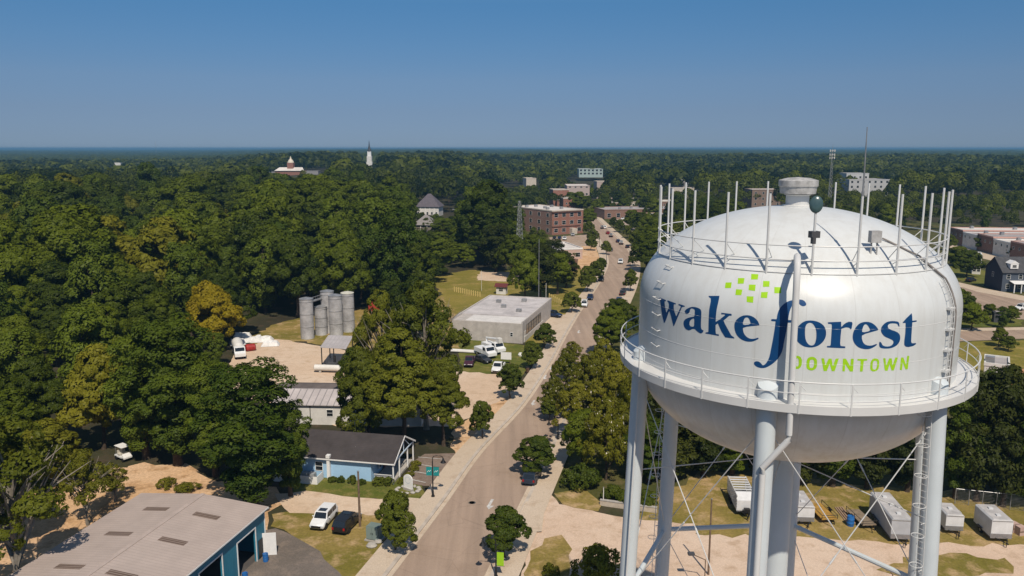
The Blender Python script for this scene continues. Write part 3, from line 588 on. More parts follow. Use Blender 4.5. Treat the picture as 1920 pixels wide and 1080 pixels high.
def unit(n): v = rng.normal(size=(n, 3)); return v/np.linalg.norm(v, axis=1)[:, None]
def crown_pts(kind, H, Rr, nc, seed):
    """clump centres and outward directions; broad crowns are a gathering of boughs, each bough its own rounded mass"""
    global rng; rng = np.random.default_rng(seed); cl = []
    if kind in ('broad', 'street', 'sparse', 'shrub'):
        zb = {'broad': .12, 'street': .17, 'sparse': .18, 'shrub': .0}[kind]*H; hz = H-zb
        nb = {'broad': 13, 'street': 9, 'sparse': 12, 'shrub': 6}[kind]; L = []
        for i in range(nb):
            t = (i+.5)/nb; zt = {'broad': .22+.62*t, 'street': .2+.66*t, 'sparse': .28+.6*t, 'shrub': .25+.4*t}[kind]
            spread = math.sin(math.pi*min(1, .30+.70*t))**.8 if kind != 'street' else math.sin(math.pi*(.28+.70*t))**.9
            a = i*2.4+rng.uniform(-.5, .5); r = Rr*spread*rng.uniform(.42, .74); q = Rr*(rng.uniform(.34, .50) if kind != 'sparse' else rng.uniform(.2, .34))*(1-.25*t)
            L.append((r*math.cos(a), r*math.sin(a), zb+hz*zt*rng.uniform(.94, 1.04), q))
        L.append((rng.normal(0, .08*Rr), rng.normal(0, .08*Rr), zb+hz*(.86 if kind != 'shrub' else .62), Rr*.30)); per = max(4, int(nc*1.9/len(L)))
        for i, (x, y, z, q) in enumerate(L):
            D = unit(per); out = np.array([x, y, .0])/(Rr+1e-6)
            for d in D:
                if d[2] < -.55: continue
                p = np.array([x, y, z])+d*q*np.array([1, 1, .82])*rng.uniform(.8, 1.08)
                if any(j != i and math.dist(p, (lx, ly, lz)) < .74*lq for j, (lx, ly, lz, lq) in enumerate(L)): continue
                if p[2] > H*1.03: continue
                cl.append((p[0], p[1], p[2], d+out*.4))
    elif kind == 'pine':
        zb = .14*H
        for i in range(nc):
            t = (i+rng.random())/nc; z = zb+(H-zb)*t; rmax = Rr*(.35+.75*math.sin(math.pi*min(1, .18+.86*(1-t)))**1.1)*(1-.25*t)
            a = rng.integers(0, 9)*.698+rng.normal(0, .16)+t*5; r = rmax*rng.uniform(.3, 1.05); d = np.array([math.cos(a)*.8, math.sin(a)*.8, .55+.5*t])
            cl.append((r*math.cos(a), r*math.sin(a), z+.1*r, d))
    return cl
def make_tree_meshes(kind, H, Rr, nc, nl, ls, mt, seed, clr=None, bark=None, bloom=0.0):
    cl = crown_pts(kind, H, Rr, nc, seed); C, N, Sz, T = [], [], [], []
    for (x, y, z, d) in cl:
        rc = (clr or .21)*Rr*rng.uniform(.7, 1.35); n = int(nl*rng.uniform(.7, 1.3)); u = unit(n)
        d = np.array(d)/np.linalg.norm(d)
        flip = (u@d < -.25); u[flip] *= -1
        rad = rc*rng.uniform(.55, 1.05, n)**.6
        p = np.array([x, y, z])+u*rad[:, None]*np.array([1.1, 1.1, .95 if kind == 'pine' else .8])
        C.append(p); nn = u*.9+d*.35+rng.normal(size=(n, 3))*.42+np.array([0, 0, .25]); N.append(nn)
        Sz.append(ls*rng.uniform(.6, 1.35, n)); T.append(np.clip(rng.normal(.5, .2)+rng.normal(0, .15, n), 0, 1))
    crown = leaf_mesh('crown', np.concatenate(C), np.concatenate(N), np.concatenate(Sz), np.concatenate(T), mt, bloom=bloom)
    m = MB(); tr = .022*H if kind != 'shrub' else .01*H; top = H*(.9 if kind in ('pine', 'cone') else .62)
    k = 7; path = [(rng.normal(0, .012*H)*(i > 0), rng.normal(0, .012*H)*(i > 0), top*i/(k-1)-(.3 if i == 0 else 0)) for i in range(k)]
    m.tube(path, [tr*(1.35 if i == 0 else 1)*(1-.85*i/(k-1)) for i in range(k)], 8)
    if kind == 'sparse':
        for _ in range(22):
            a = rng.uniform(0, 6.28); f = rng.uniform(.35, 1.0); e = Vector((Rr*f*math.cos(a), Rr*f*math.sin(a), H*rng.uniform(.62, .8)+H*.24*(1-f))); q = Vector(path[int(rng.integers(2, 6))]); m.tube([q, q.lerp(e, .5)+Vector((0, 0, .05*H)), e], [tr*.42, tr*.26, tr*.07], 5)
    for (x, y, z, d) in cl[::max(1, len(cl)//16)]:
        zz = min(top*.97, max(H*.12, z-.55*math.hypot(x, y))); f = zz/top; i = min(k-2, int(f*(k-1))); q = Vector(path[i]).lerp(Vector(path[i+1]), f*(k-1)-i)
        e = Vector((x, y, z))*.93+Vector((0, 0, z*.07)); mid = q.lerp(e, .5)+Vector((0, 0, .04*H*(1 if kind != 'pine' else .2)))
        m.tube([q, mid, e], [tr*.38, tr*.24, tr*.08], 5)
    o = m.build('trunk', bark or BARK, smooth=True); trunk = o.data; bpy.data.objects.remove(o)
    return crown, trunk, H, Rr
PROTO = {}
def protos(key, n, kind, H, Rr, nc, nl, ls, mt, clr=None, s0=0, bark=None, bloom=0.0):
    PROTO[key] = [make_tree_meshes(kind, H*(1+.1*((i*7) % 3-1)), Rr, nc, nl, ls, mt, s0+i, clr, bark, bloom) for i in range(n)]
protos('broad', 7, 'broad', 18, 6.3, 150, 95, .42, LEAF, .17, s0=100)
protos('broadbig', 5, 'broad', 18, 6.3, 300, 130, .29, LEAF, .125, s0=150)
protos('olive', 3, 'broad', 15, 5.5, 150, 95, .38, LEAFY, .16, s0=200)
protos('pine', 4, 'pine', 19, 4.4, 95, 110, .40, LEAFP, .27, s0=300)
protos('pinebig', 3, 'pine', 19, 4.6, 170, 190, .26, LEAFP, .21, s0=350)
protos('street', 6, 'street', 6, 2.5, 170, 75, .16, LEAFS, .14, s0=400)
protos('dark', 3, 'pine', 16, 4.2, 120, 110, .34, LEAFD, .24, s0=500)
protos('gold', 1, 'broad', 14, 6, 170, 100, .36, LEAFG, .16, s0=600)
protos('sparse', 3, 'sparse', 12, 5, 120, 60, .22, LEAFY, .12, s0=700, bark=DEADWOOD)
protos('sparsebig', 2, 'sparse', 18, 7, 150, 75, .26, LEAFV, .10, s0=750, bark=DEADWOOD)
protos('lightbig', 3, 'broad', 18, 6, 300, 120, .28, LEAFV, .125, s0=770)
protos('myrtle', 3, 'broad', 10, 4.5, 190, 70, .21, LEAFY, .12, s0=720, bloom=.012)
protos('shrub', 3, 'shrub', 2.5, 1.8, 70, 60, .16, LEAFS, .2, s0=800)
protos('shrubolive', 2, 'shrub', 2.5, 1.8, 60, 50, .15, LEAFY, .2, s0=850)
def tree(key, x, y, h, r, name, label, cat='tree', group=None, i=None, z=0.0, rz=None, dead=False):
    P = PROTO[key]; rr_ = random.Random(int(x*131+y*17)); cr, tk, H0, R0 = P[(i if i is not None else rr_.randrange(len(P))) % len(P)]
    t = thing(name, label, cat, (x, y, z), rr_.uniform(0, 6.28) if rz is None else rz, group)
    t.scale = (r/R0, r/R0, h/H0)
    for nm, me in (('crown', cr), ('trunk', tk)):
        o = bpy.data.objects.new(nm, me); col.objects.link(o); o.parent = t
    return t
def tree_px(key, bx, by, topy, wpx, name, label, group=None, i=None, cat='tree', hmul=1.0):
    """a tree whose foot stands where the photo shows it; height from the row of its top, spread from its width in pixels"""
    x, y = G(bx, by); h = zat(x, y, topy)*hmul; r = wpx/2/F*math.hypot(y, CAMH-h/2)*1.02
    return tree(key, x, y, h, r, name, label, cat, group, i)
PINES, BROAD = 'pines of the wood', 'broadleaf trees of the wood'
ST = 'street trees along the main street'
for a in [  # foot px, top row, width
 ('street', 742, 1034, 926, 82, 'round street tree in full leaf beside the green utility cabinet'),
 ('street', 947, 1048, 951, 88, 'street tree beside the lamp with the lime banner'),
 ('street', 904, 824, 754, 52, 'street tree on the left kerb past the side driveway of the parking lot'),
 ('street', 956, 750, 684, 56, 'dark street tree at the entrance of the sandy drive to the yard'),
 ('street', 997, 692, 641, 40, 'small street tree beside the mown lawn with parked trucks'),
 ('street', 1020, 654, 607, 44, 'street tree at the corner of the long grey roofed garage'),
 ('street', 1072, 587, 548, 38, 'street tree beside the white car parked on the left kerb'),
 ('street', 1101, 548, 500, 36, 'street tree in front of the mown field, nearer of a close pair'),
 ('street', 1117, 530, 490, 34, 'street tree in front of the mown field, farther of a close pair'),
 ('street', 1127, 513, 484, 26, 'small street tree across from the white car driving on the road'),
 ('street', 1010, 893, 818, 82, 'street tree above the dark car parked at the right kerb'),
 ('street', 1182, 547, 506, 30, 'lone street tree on the right pavement near parked cars'),
 ('street', 1136, 478, 452, 20, 'young pale street tree near the low white roofed shop')]:
    tree_px(*a[:5], 'street_tree', a[5], ST)
for i, (bx, by, ty, wp) in enumerate([(985, 565, 468, 60), (1012, 560, 462, 55), (1045, 552, 470, 60), (1062, 540, 474, 44), (1000, 530, 440, 60), (1035, 520, 452, 50), (960, 520, 440, 60), (930, 510, 425, 60)]):
    tree_px('dark' if i % 2 else 'broad', bx, by, ty, wp, 'dark_tree', ['dark tree at the foot of the lattice mast, left of the flagpoles', 'dark tree behind the tall thin pole on the mown field', 'dark conifer at the street end of the mown field', 'dark tree right beside the sandy lot up the street', 'dark tree just behind the lattice mast', 'dark conifer before the low white roofed shop', 'dark tree left of the lattice mast at the field edge', 'tall dark tree at the far left corner of the mown field'][i], 'dark trees by the lattice mast')
# right of the street: the olive thicket and dark trees before the tower
for a in [
 ('broadbig', 1145, 668, 572, 80, 'dark_tree', 'dark round tree right of the street, at the far end of the olive thicket'),
 ('broadbig', 1168, 640, 560, 60, 'dark_tree', 'dark round tree close behind the left edge of the tank'),
 ('street', 1150, 600, 562, 40, 'dark_tree', 'small dark tree among the parked cars left of the tank'),
 ('myrtle', 1062, 742, 655, 60, 'olive_tree', 'tall olive tree at the front end of the thicket beside the road'),
 ('myrtle', 1105, 800, 660, 90, 'olive_tree', 'tall yellow olive tree in the middle of the roadside thicket'),
 ('myrtle', 1150, 825, 660, 95, 'olive_tree', 'yellow olive tree of the thicket touching the left tower leg'),
 ('myrtle', 1078, 830, 715, 90, 'olive_tree', 'olive tree of the thicket above the parked dark car'),
 ('myrtle', 1135, 900, 750, 95, 'olive_tree', 'olive tree at the near edge of the thicket by the sand lot'),
 ('myrtle', 1178, 885, 705, 80, 'olive_tree', 'olive tree of the thicket right behind the left tower leg'),
 ('myrtle', 1130, 770, 640, 85, 'olive_tree', 'olive tree at the top of the thicket under the balcony'), ('broad', 1090, 880, 770, 80, 'dark_tree', 'green tree of the thicket above the parked dark car'),
 ('myrtle', 1040, 785, 708, 56, 'olive_tree', 'small olive tree leaning out to the road edge of the thicket')]:
    tree_px(*a[:5], a[5], a[6], 'trees of the roadside thicket')
for i, (bx, by, ty, wp) in enumerate([(1040, 752, 712, 44), (1058, 716, 668, 44), (1074, 690, 640, 46), (1030, 790, 748, 40)]): tree_px('street' if i % 2 else 'myrtle', bx, by, ty, wp, 'kerb_tree', ['small olive tree leaning over the right kerb beside the thicket', 'small green tree at the right kerb up the thicket', 'small olive tree at the right kerb, farther up', 'small green tree at the right kerb nearest the parked dark car'][i], 'trees of the roadside thicket')
tree_px('shrubolive', 1122, 1088, 1018, 96, 'bush', 'open olive bush on the sand lot left of the near tower leg', None, cat='bush')
tree_px('shrubolive', 1030, 1085, 1053, 30, 'bush', 'small bush on the grass strip near the bottom of the sand lot', None, cat='bush')
tree_px('shrub', 1090, 915, 868, 60, 'bush', 'dark bush under the olive thicket by the parked dark car', None, cat='bush')
# the big trees close by on the left
for a in [
 ('pinebig', 478, 955, 694, 175, 'tall bushy pine standing over the corner of the metal shed roof'),
 ('pinebig', 335, 872, 608, 150, 'tall broad pine left of the sandy yard'),
 ('pinebig', 405, 893, 690, 110, 'bushy pine between the two tall pines'),
 ('pinebig', 545, 930, 760, 80, 'lower pine leaning to the blue house'),
 ('pinebig', 275, 860, 640, 120, 'pine behind the tall broad pine left of the yard'),
 ('pinebig', 350, 810, 640, 120, 'pine at the edge of the yard before the parked trucks')]:
    tree_px(*a[:5], 'pine_tree', a[5], PINES)
BT_ = [
 ('lightbig', 757, 842, 610, 150, 'great leafy tree between the white shed and the street'),
 ('sparsebig', 800, 805, 530, 190, 'tall open crowned tree with pale bare limbs before the garage'),
 ('lightbig', 690, 838, 655, 115, 'leafy tree overhanging the ridge of the blue house'),
 ('lightbig', 832, 836, 668, 92, 'lower leafy tree at the street side of the great leafy tree'),
 ('sparsebig', 720, 775, 545, 120, 'thin crowned pale limbed tree left of the open crowned tree'),
 ('broad', 668, 760, 650, 70, 'leafy tree left of the great leafy tree, by the storage tank'),
 ('broad', 780, 640, 515, 90, 'broad tree behind the open crowned tree, right of the red hut')
]
for a in BT_: tree_px(*a[:5], 'broad_tree', a[5], BROAD)
for a in [('sparsebig', 42, 1135, 790, 290, 'thin crowned tree with a dark trunk at the bottom left corner beside the shed'),
          ('sparse', 165, 985, 850, 110, 'thin olive tree with gaps over bare sand near the shed'),
          ('broad', -50, 1040, 760, 210, 'green tree cut by the left edge of the picture'),
          ('olive', 95, 915, 790, 130, 'yellowing tree over the bare sand left of the shed'),
          ('broad', 20, 900, 730, 150, 'green tree at the left edge behind the yellowing tree'),
          ('sparse', 215, 940, 870, 70, 'low thin tree at the edge of the bare sand by the shed roof'), ('shrubolive', 310, 915, 895, 34, 'low brown scrub on the sand behind the shed roof'), ('shrubolive', 350, 922, 903, 44, 'brown scrub heap at the middle of the shed roof edge')]:
    tree_px(*a[:5], 'olive_tree', a[5], 'olive trees by the shed')
tree_px('gold', 400, 655, 533, 105, 'golden_tree', 'golden yellow tree in the dark wood left of the silos', None)
# the row of dark trees behind the trailers and the tower
for i, (bx, by, ty, wp) in enumerate([(1215, 905, 790, 90), (1262, 900, 765, 100), (1318, 893, 770, 90), (1372, 890, 775, 85), (1425, 893, 760, 90), (1500, 908, 770, 95), (1560, 912, 765, 100), (1625, 916, 790, 90), (1700, 922, 745, 110), (1790, 935, 735, 90), (1830, 940, 715, 110), (1880, 950, 700, 100), (1935, 955, 720, 120), (1250, 870, 700, 90), (1345, 865, 720, 90), (1850, 900, 705, 80), (1905, 910, 735, 90)]):
    side = 'under the tank, behind the trailers' if bx < 1700 else 'right of the tower, behind the white trailers'
    tree_px('dark' if i % 3 else 'pinebig', bx, by, ty, wp, 'dark_tree', 'dark fir like tree of the row '+side, 'dark trees behind the trailers')
for (bx, by, ty, wp, lb) in [(1855, 600, 570, 30, 'small round tree on the lawn corner before the road'), (1895, 605, 575, 34, 'round tree beside the dark bus shelter across the road'), (1818, 598, 555, 28, 'round tree at the right edge of the tank above the lawn'),
        (1872, 650, 615, 34, 'young tree on the lawn strip below the road corner'), (1890, 658, 630, 30, 'low tree on the lawn strip next to the young tree'), (1812, 520, 470, 60, 'dark tree between the tank and the navy townhouse'), (1795, 500, 462, 50, 'dark tree behind the roof posts of the tank'),
        (1845, 470, 440, 40, 'tree before the brick shops'), (1905, 485, 452, 40, 'reddish tree before the brick shops'), (1780, 470, 440, 30, 'tree at the end of the brick shops')]:
    tree_px('street', bx, by, ty, wp, 'park_tree', lb, 'trees of the far right streets')
TOWN = 'trees among the town buildings'
rt = random.Random(3)
spots = [(1105, 425), (1120, 405), (1135, 400), (1150, 398), (1170, 400), (1190, 402), (1210, 405), (1225, 410), (1200, 440), (1215, 450), (1228, 465), (1205, 470), (1222, 490), (1212, 510), (1195, 455), (1232, 440), (1185, 432), (1160, 395), (1178, 393), (1200, 393), (1222, 396), (1100, 398), (1108, 470), (1112, 455), (1104, 440), (1100, 425), (1085, 398), (1070, 390), (1050, 380), (1085, 375), (1110, 372), (1020, 380), (1000, 378), (980, 385), (965, 395), (985, 420), (1000, 445), (1015, 455), (975, 440), (960, 460), (1020, 470), (1030, 480), (985, 475), (1200, 480), (1190, 500), (1238, 480), (1236, 510), (1150, 428), (1162, 436), (1176, 447), (1190, 462)]
for k, (bx, by) in enumerate(spots):
    x, y = G(bx, by); e_ = float(elev(x, y)); big = by < 440 or bx > 1195; h = rt.uniform(9, 15) if big else rt.uniform(5, 8)
    if bx in (1108, 1112, 1104, 1150, 1162, 1176, 1190): h = rt.uniform(5, 7)
    tree('broad' if big else 'street', x, y, h, h*rt.uniform(.36, .48), 'town_tree', ('taller' if h > 12 else 'middling' if h > 8 else 'small')+' leafy tree '+('beside the far bend of the street' if bx > 1095 and by > 420 else 'behind the brick building' if bx < 1095 and by < 400 else 'left of the brick building' if bx < 1095 else 'before the long low shop row')+(' close to the tank' if bx > 1195 else ''), 'tree', TOWN, z=e_)
# ---- the wood: every crown one can still tell apart is a tree of its own
def inside(x, y, P):
    c = False; n = len(P)
    for i in range(n):
        x1, y1 = P[i]; x2, y2 = P[(i+1) % n]
        if (y1 > y) != (y2 > y) and x < (x2-x1)*(y-y1)/(y2-y1)+x1: c = not c
    return c
WOODL = [G(*p) for p in [(-60, 985), (40, 930), (150, 880), (200, 845), (330, 845), (440, 880), (505, 870), (430, 800), (415, 720), (418, 655), (440, 625), (520, 598), (660, 588), (740, 600), (800, 556), (812, 520), (890, 498), (978, 500), (985, 470)]]
WOODL += [(-1, 340), (8, 400), (-10, 455), (-40, 520), (-40, 1000), (-1200, 1000), (-700, 500), (-120, 80)]
KEEP = [  # places the photo shows free of nearer trees: pixel box, distance of what stands there
 (512, 290, 602, 323, 985), (683, 262, 703, 297, 2500), (785, 358, 832, 402, 545), (833, 360, 850, 402, 540), (780, 412, 806, 430, 400), (990, 385, 1095, 445, 405), (1035, 456, 1096, 500, 330), (962, 375, 988, 520, 283),
 (1028, 332, 1070, 344, 700), (690, 560, 718, 585, 186), (1075, 326, 1125, 334, 1100), (1030, 365, 1065, 386, 560), (1245, 326, 1290, 345, 800), (1100, 380, 1225, 392, 560), (1405, 356, 1450, 390, 600), (1145, 405, 1200, 432, 480), (1590, 328, 1645, 346, 700), (1780, 425, 1925, 495, 400), (560, 545, 668, 636, 190), (205, 358, 255, 378, 330),
 (350, 536, 452, 612, 166), (430, 620, 640, 730, 180), (1835, 490, 1925, 550, 250), (1100, 410, 1180, 500, 440), (945, 318, 1005, 340, 900)]
def blocked(x, y, h, r):
    d = math.hypot(y, CAMH); px, pt = proj(x, y, h); _, pb = proj(x, y, 0); w_ = r/d*F
    for (x0, y0, x1, y1, dist) in KEEP:
        if y < dist and px+w_ > x0 and px-w_ < x1 and pt < y1 and pb > y0: return True
    return False
def near_road(x, y, mgn):
    i = np.searchsorted([p[1] for p in KL], y); i = min(max(i, 1), len(KL)-1)
    f = (y-KL[i-1][1])/(KL[i][1]-KL[i-1][1]); f = min(max(f, 0), 1)
    xl = KL[i-1][0]+f*(KL[i][0]-KL[i-1][0]); xr = KR[i-1][0]+f*(KR[i][0]-KR[i-1][0])
    return y < 640 and xl-mgn < x < xr+mgn
TAKEN = [(o.location.x, o.location.y) for o in col.objects if o.get('category') == 'tree' and o.location.y > 0]
rng = np.random.default_rng(11)
cand = []
def spacing(y): return 8.6 if y < 250 else 9.6 if y < 420 else 10.4
for _ in range(90000):
    y = 70+rng.random()**.75*630; a = rng.uniform(-.66, .66); x = y*math.tan(a)
    cand.append((x, y, rng.random()))
FREE_R = [  # the right and far side: town blocks that stay open
 [G(*p) for p in [(1120, 500), (1100, 440), (1110, 400), (1260, 395), (1260, 440), (1190, 470), (1200, 520)]],
 [(120, 170), (330, 170), (330, 420), (150, 420)], [(-2, 60), (95, 60), (140, 190), (60, 190), (9, 130)],
 [(12, 380), (45, 380), (45, 470), (5, 470)]]
grid = {}
def free(x, y, s):
    gx, gy = int(x//10), int(y//10)
    for i in range(gx-1, gx+2):
        for j in range(gy-1, gy+2):
            for (a, b) in grid.get((i, j), ()):
                if (a-x)**2+(b-y)**2 < s*s: return False
    return True
for (a, b) in TAKEN: grid.setdefault((int(a//10), int(b//10)), []).append((a, b))
wood = []
for (x, y, q) in cand:
    left = inside(x, y, WOODL)
    if not left:
        if y < 330 and x < 30: continue
        if x < 150 and y < 190: continue
        pxx = proj(x, y, 0)[0]
        if y < 400 and not (near_road(x, y, 115) and not near_road(x, y, 12) and x > 30 and pxx > 1185 and y > 190): continue
        if any(inside(x, y, P) for P in FREE_R): continue
        
    if near_road(x, y, 9): continue
    if not free(x, y, spacing(y)): continue
    h = float(np.clip(rng.normal(21.5, 5.0), 11, 31)); pine = rng.random() < .27
    if y < 170: h *= .78
    if not left and y < 620: h *= .62
    r = h*(.22 if pine else .37)*rng.uniform(.85, 1.2)
    if blocked(x, y, h, r):
        h *= .45; r *= .6
        if blocked(x, y, h, r): continue
    grid.setdefault((int(x//10), int(y//10)), []).append((x, y)); wood.append((x, y, h, r, pine))
wood.sort(key=lambda q: math.hypot(q[0], q[1]))
nB = nP = 0; rest = []
def zone(x, y):
    px, py = proj(x, y, 15)
    if px < 250: s = 'far down the left side of the wood' if y > 230 else 'in the wood at the left edge'
    elif px < 560: s = 'in the deep wood behind the silos' if y > 230 else 'in the wood left of the sandy yard'
    elif px < 830: s = 'behind the silos and the great spreading tree' if y < 300 else 'on the slope below the white hip roofed house'
    elif px < 1000: s = 'near the lattice mast' if y < 330 else 'beside the brick building'
    elif px < 1240: s = 'along the far end of the street'
    else: s = 'beyond the tank top'
    return s
for (x, y, h, r, pine) in wood:
    px, py = proj(x, y, h)
    vis = -60 < px < 1980 and not (1215 < px < 1790 and 395 < py) and y < 640
    tone = 'tall' if h > 24 else 'low' if h < 17 else 'middling'
    if vis and pine and nP < 150:
        nP += 1; tree('pine', x, y, h, r, 'pine_tree', f'{tone} feathery pine {zone(x, y)}', 'tree', PINES, z=float(elev(x, y)))
    elif vis and not pine and nB < 290:
        nB += 1; k = 'olive' if rng.random() < .08 else 'broadbig' if y < 190 else 'broad'
        tree(k, x, y, h, r, 'broad_tree', f'{tone} {"yellowish olive" if k == "olive" else "dense dark green"} broad crowned tree {zone(x, y)}', 'tree', BROAD, z=float(elev(x, y)))
    else: rest.append((x, y, h, r, pine))
# ---- beyond that the wood reads as one mass
def mass(name, T, K, ls, mt):
    T = np.array([(a, b, c, d) for a, b, c, d in T]); n = len(T); idx = np.repeat(np.arange(n), K); u = unit(n*K); u[:, 2] = np.abs(u[:, 2])*1.1-.35
    lob = rng.normal(size=(n, 3, 3)); lob /= np.linalg.norm(lob, axis=2)[:, :, None]
    bl = .66+.5*np.exp(4*(np.einsum('nij,nj->ni', lob[idx], u)-1)).max(1)
    f = bl*rng.uniform(.8, 1.05, n*K); h = T[idx, 2]; r = T[idx, 3]; z0 = elev(T[idx, 0], T[idx, 1])
    P = np.stack([T[idx, 0]+u[:, 0]*r*f, T[idx, 1]+u[:, 1]*r*f, z0+h*.6+u[:, 2]*h*.4*f], 1)
    lowt = .16*np.sin(T[:, 0]/70+2*np.sin(T[:, 1]/130))+.12*np.sin(T[:, 1]/90+T[:, 0]/210)
    tn = np.clip((rng.normal(.42, .22, n)+lowt)[idx]+rng.normal(0, .1, n*K), 0, 1)
    me = leaf_mesh(name, P, u+rng.normal(size=(n*K, 3))*.35+np.array([0, 0, .3]), ls*r/6*rng.uniform(.7, 1.3, n*K), tn, mt, 1.25)
    o = bpy.data.objects.new(name, me); col.objects.link(o); return o
LEAFM = leaf_mat('far_wood_leaf', (.012, .023, .003), (.110, .128, .010), .3, objvar=False)
rng = np.random.default_rng(21)
o = mass('woodland', [(x, y, h, r) for x, y, h, r, p in rest], 420, 1.0, LEAFM); tag(o, 'dense green woodland filling the middle distance', 'woodland', kind='stuff')
def scatter(d0, d1, n, s):
    d = np.sqrt(rng.uniform(d0*d0, d1*d1, n)); a = rng.uniform(-.64, .64, n); x = d*np.sin(a); y = d*np.cos(a); return x, y
far = []
x, y = scatter(690, 1900, 10500, 0)
for a, b in zip(x, y):
    h = float(np.clip(rng.normal(19, 5), 8, 30)); r = h*rng.uniform(.32, .52)
    if blocked(a, b, h+float(elev(a, b)), r): continue
    if b < 700: continue
    far.append((a, b, h, r))
o = mass('far_woodland', far, 110, 2.1, LEAFM); tag(o, 'endless green woodland stretching to the horizon', 'woodland', kind='stuff')
# farthest canopy: a bumpy roof of treetops out to the horizon
na, nr = 1000, 300; A = np.linspace(-.66, .66, na); D = np.geomspace(1800, 16000, nr); AA, DD = np.meshgrid(A, D); X = DD*np.sin(AA); Y = DD*np.cos(AA)
Hh = rng.normal(size=X.shape)
sm3 = (Hh+np.roll(Hh, 1, 1)+np.roll(Hh, -1, 1)+np.roll(Hh, 1, 0)*.6+np.roll(Hh, -1, 0)*.6)/2.0
lowf = np.sin(X/310+2*np.sin(Y/420))*1.4+np.sin(Y/260+X/510)*1.3
Z = elev(X, Y)+13+2.4*sm3+lowf; Z[0] -= 13
V = np.stack([X, Y, Z], 2).reshape(-1, 3).astype(np.float32); ii = np.arange(nr-1)[:, None]*na+np.arange(na-1)[None]; Fq = np.stack([ii, ii+1, ii+na+1, ii+na], 2).reshape(-1, 4)
me = bpy.data.meshes.new('horizon_woodland'); me.vertices.add(len(V)); me.vertices.foreach_set('co', V.ravel()); nq = len(Fq); me.loops.add(4*nq); me.polygons.add(nq)
me.loops.foreach_set('vertex_index', Fq.ravel().astype(np.int32)); me.polygons.foreach_set('loop_start', np.arange(0, 4*nq, 4, dtype=np.int32))
at = me.attributes.new('tint', 'FLOAT', 'POINT'); at.data.foreach_set('value', np.clip(.4+.2*rng.normal(size=len(V)), 0, 1).astype(np.float32))
me.materials.append(LEAFM); me.update(calc_edges=True); o = bpy.data.objects.new('horizon_woodland', me); col.objects.link(o); tag(o, 'farthest woodland fading blue under the horizon', 'woodland', kind='stuff')
print('TREES', nB, nP, len(rest), len(far))
# ------------------------------------------------------------------ buildings
def streetrz(y=100): return R(-13.0)
def local(o, rz, x, y): return (o[0]+math.cos(rz)*x-math.sin(rz)*y, o[1]+math.sin(rz)*x+math.cos(rz)*y)
WALLW = mat('white_wall', (.66, .64, .60), .8, var=.18, scale=.6); TRIMW = mat('white_trim', (.75, .74, .72), .6, var=.08, scale=2)
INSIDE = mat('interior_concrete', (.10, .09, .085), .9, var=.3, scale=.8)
WINF = mat('window_frame_white', (.7, .7, .68), .5)
def window(par, x, y, w_, z0, h, face='y-', name='window', frame=WINF):
    """a framed pane proud of the wall; face says which way it looks"""
    m = MB(); f = .07; t = .06
    def bx(cx, cz, dx, dz, d=t, o=0):
        if face == 'y-': m2.box((x+cx, y-d/2-o, z0+cz), (dx, d, dz))
        elif face == 'x+': m2.box((x+d/2+o, y+cx, z0+cz), (d, dx, dz))
        elif face == 'x-': m2.box((x-d/2-o, y+cx, z0+cz), (d, dx, dz))
    m2 = m
    bx(0, f/2, w_, f); bx(0, h-f/2, w_, f); bx(-w_/2+f/2, h/2, f, h-2*f); bx(w_/2-f/2, h/2, f, h-2*f); bx(0, h/2, w_-2*f, f*.7)
    o = m.build(name, frame, par); m2 = MB(); bx(0, h/2, w_-2*f, h-2*f, .03); m2.build('pane', GLASS, o); return o
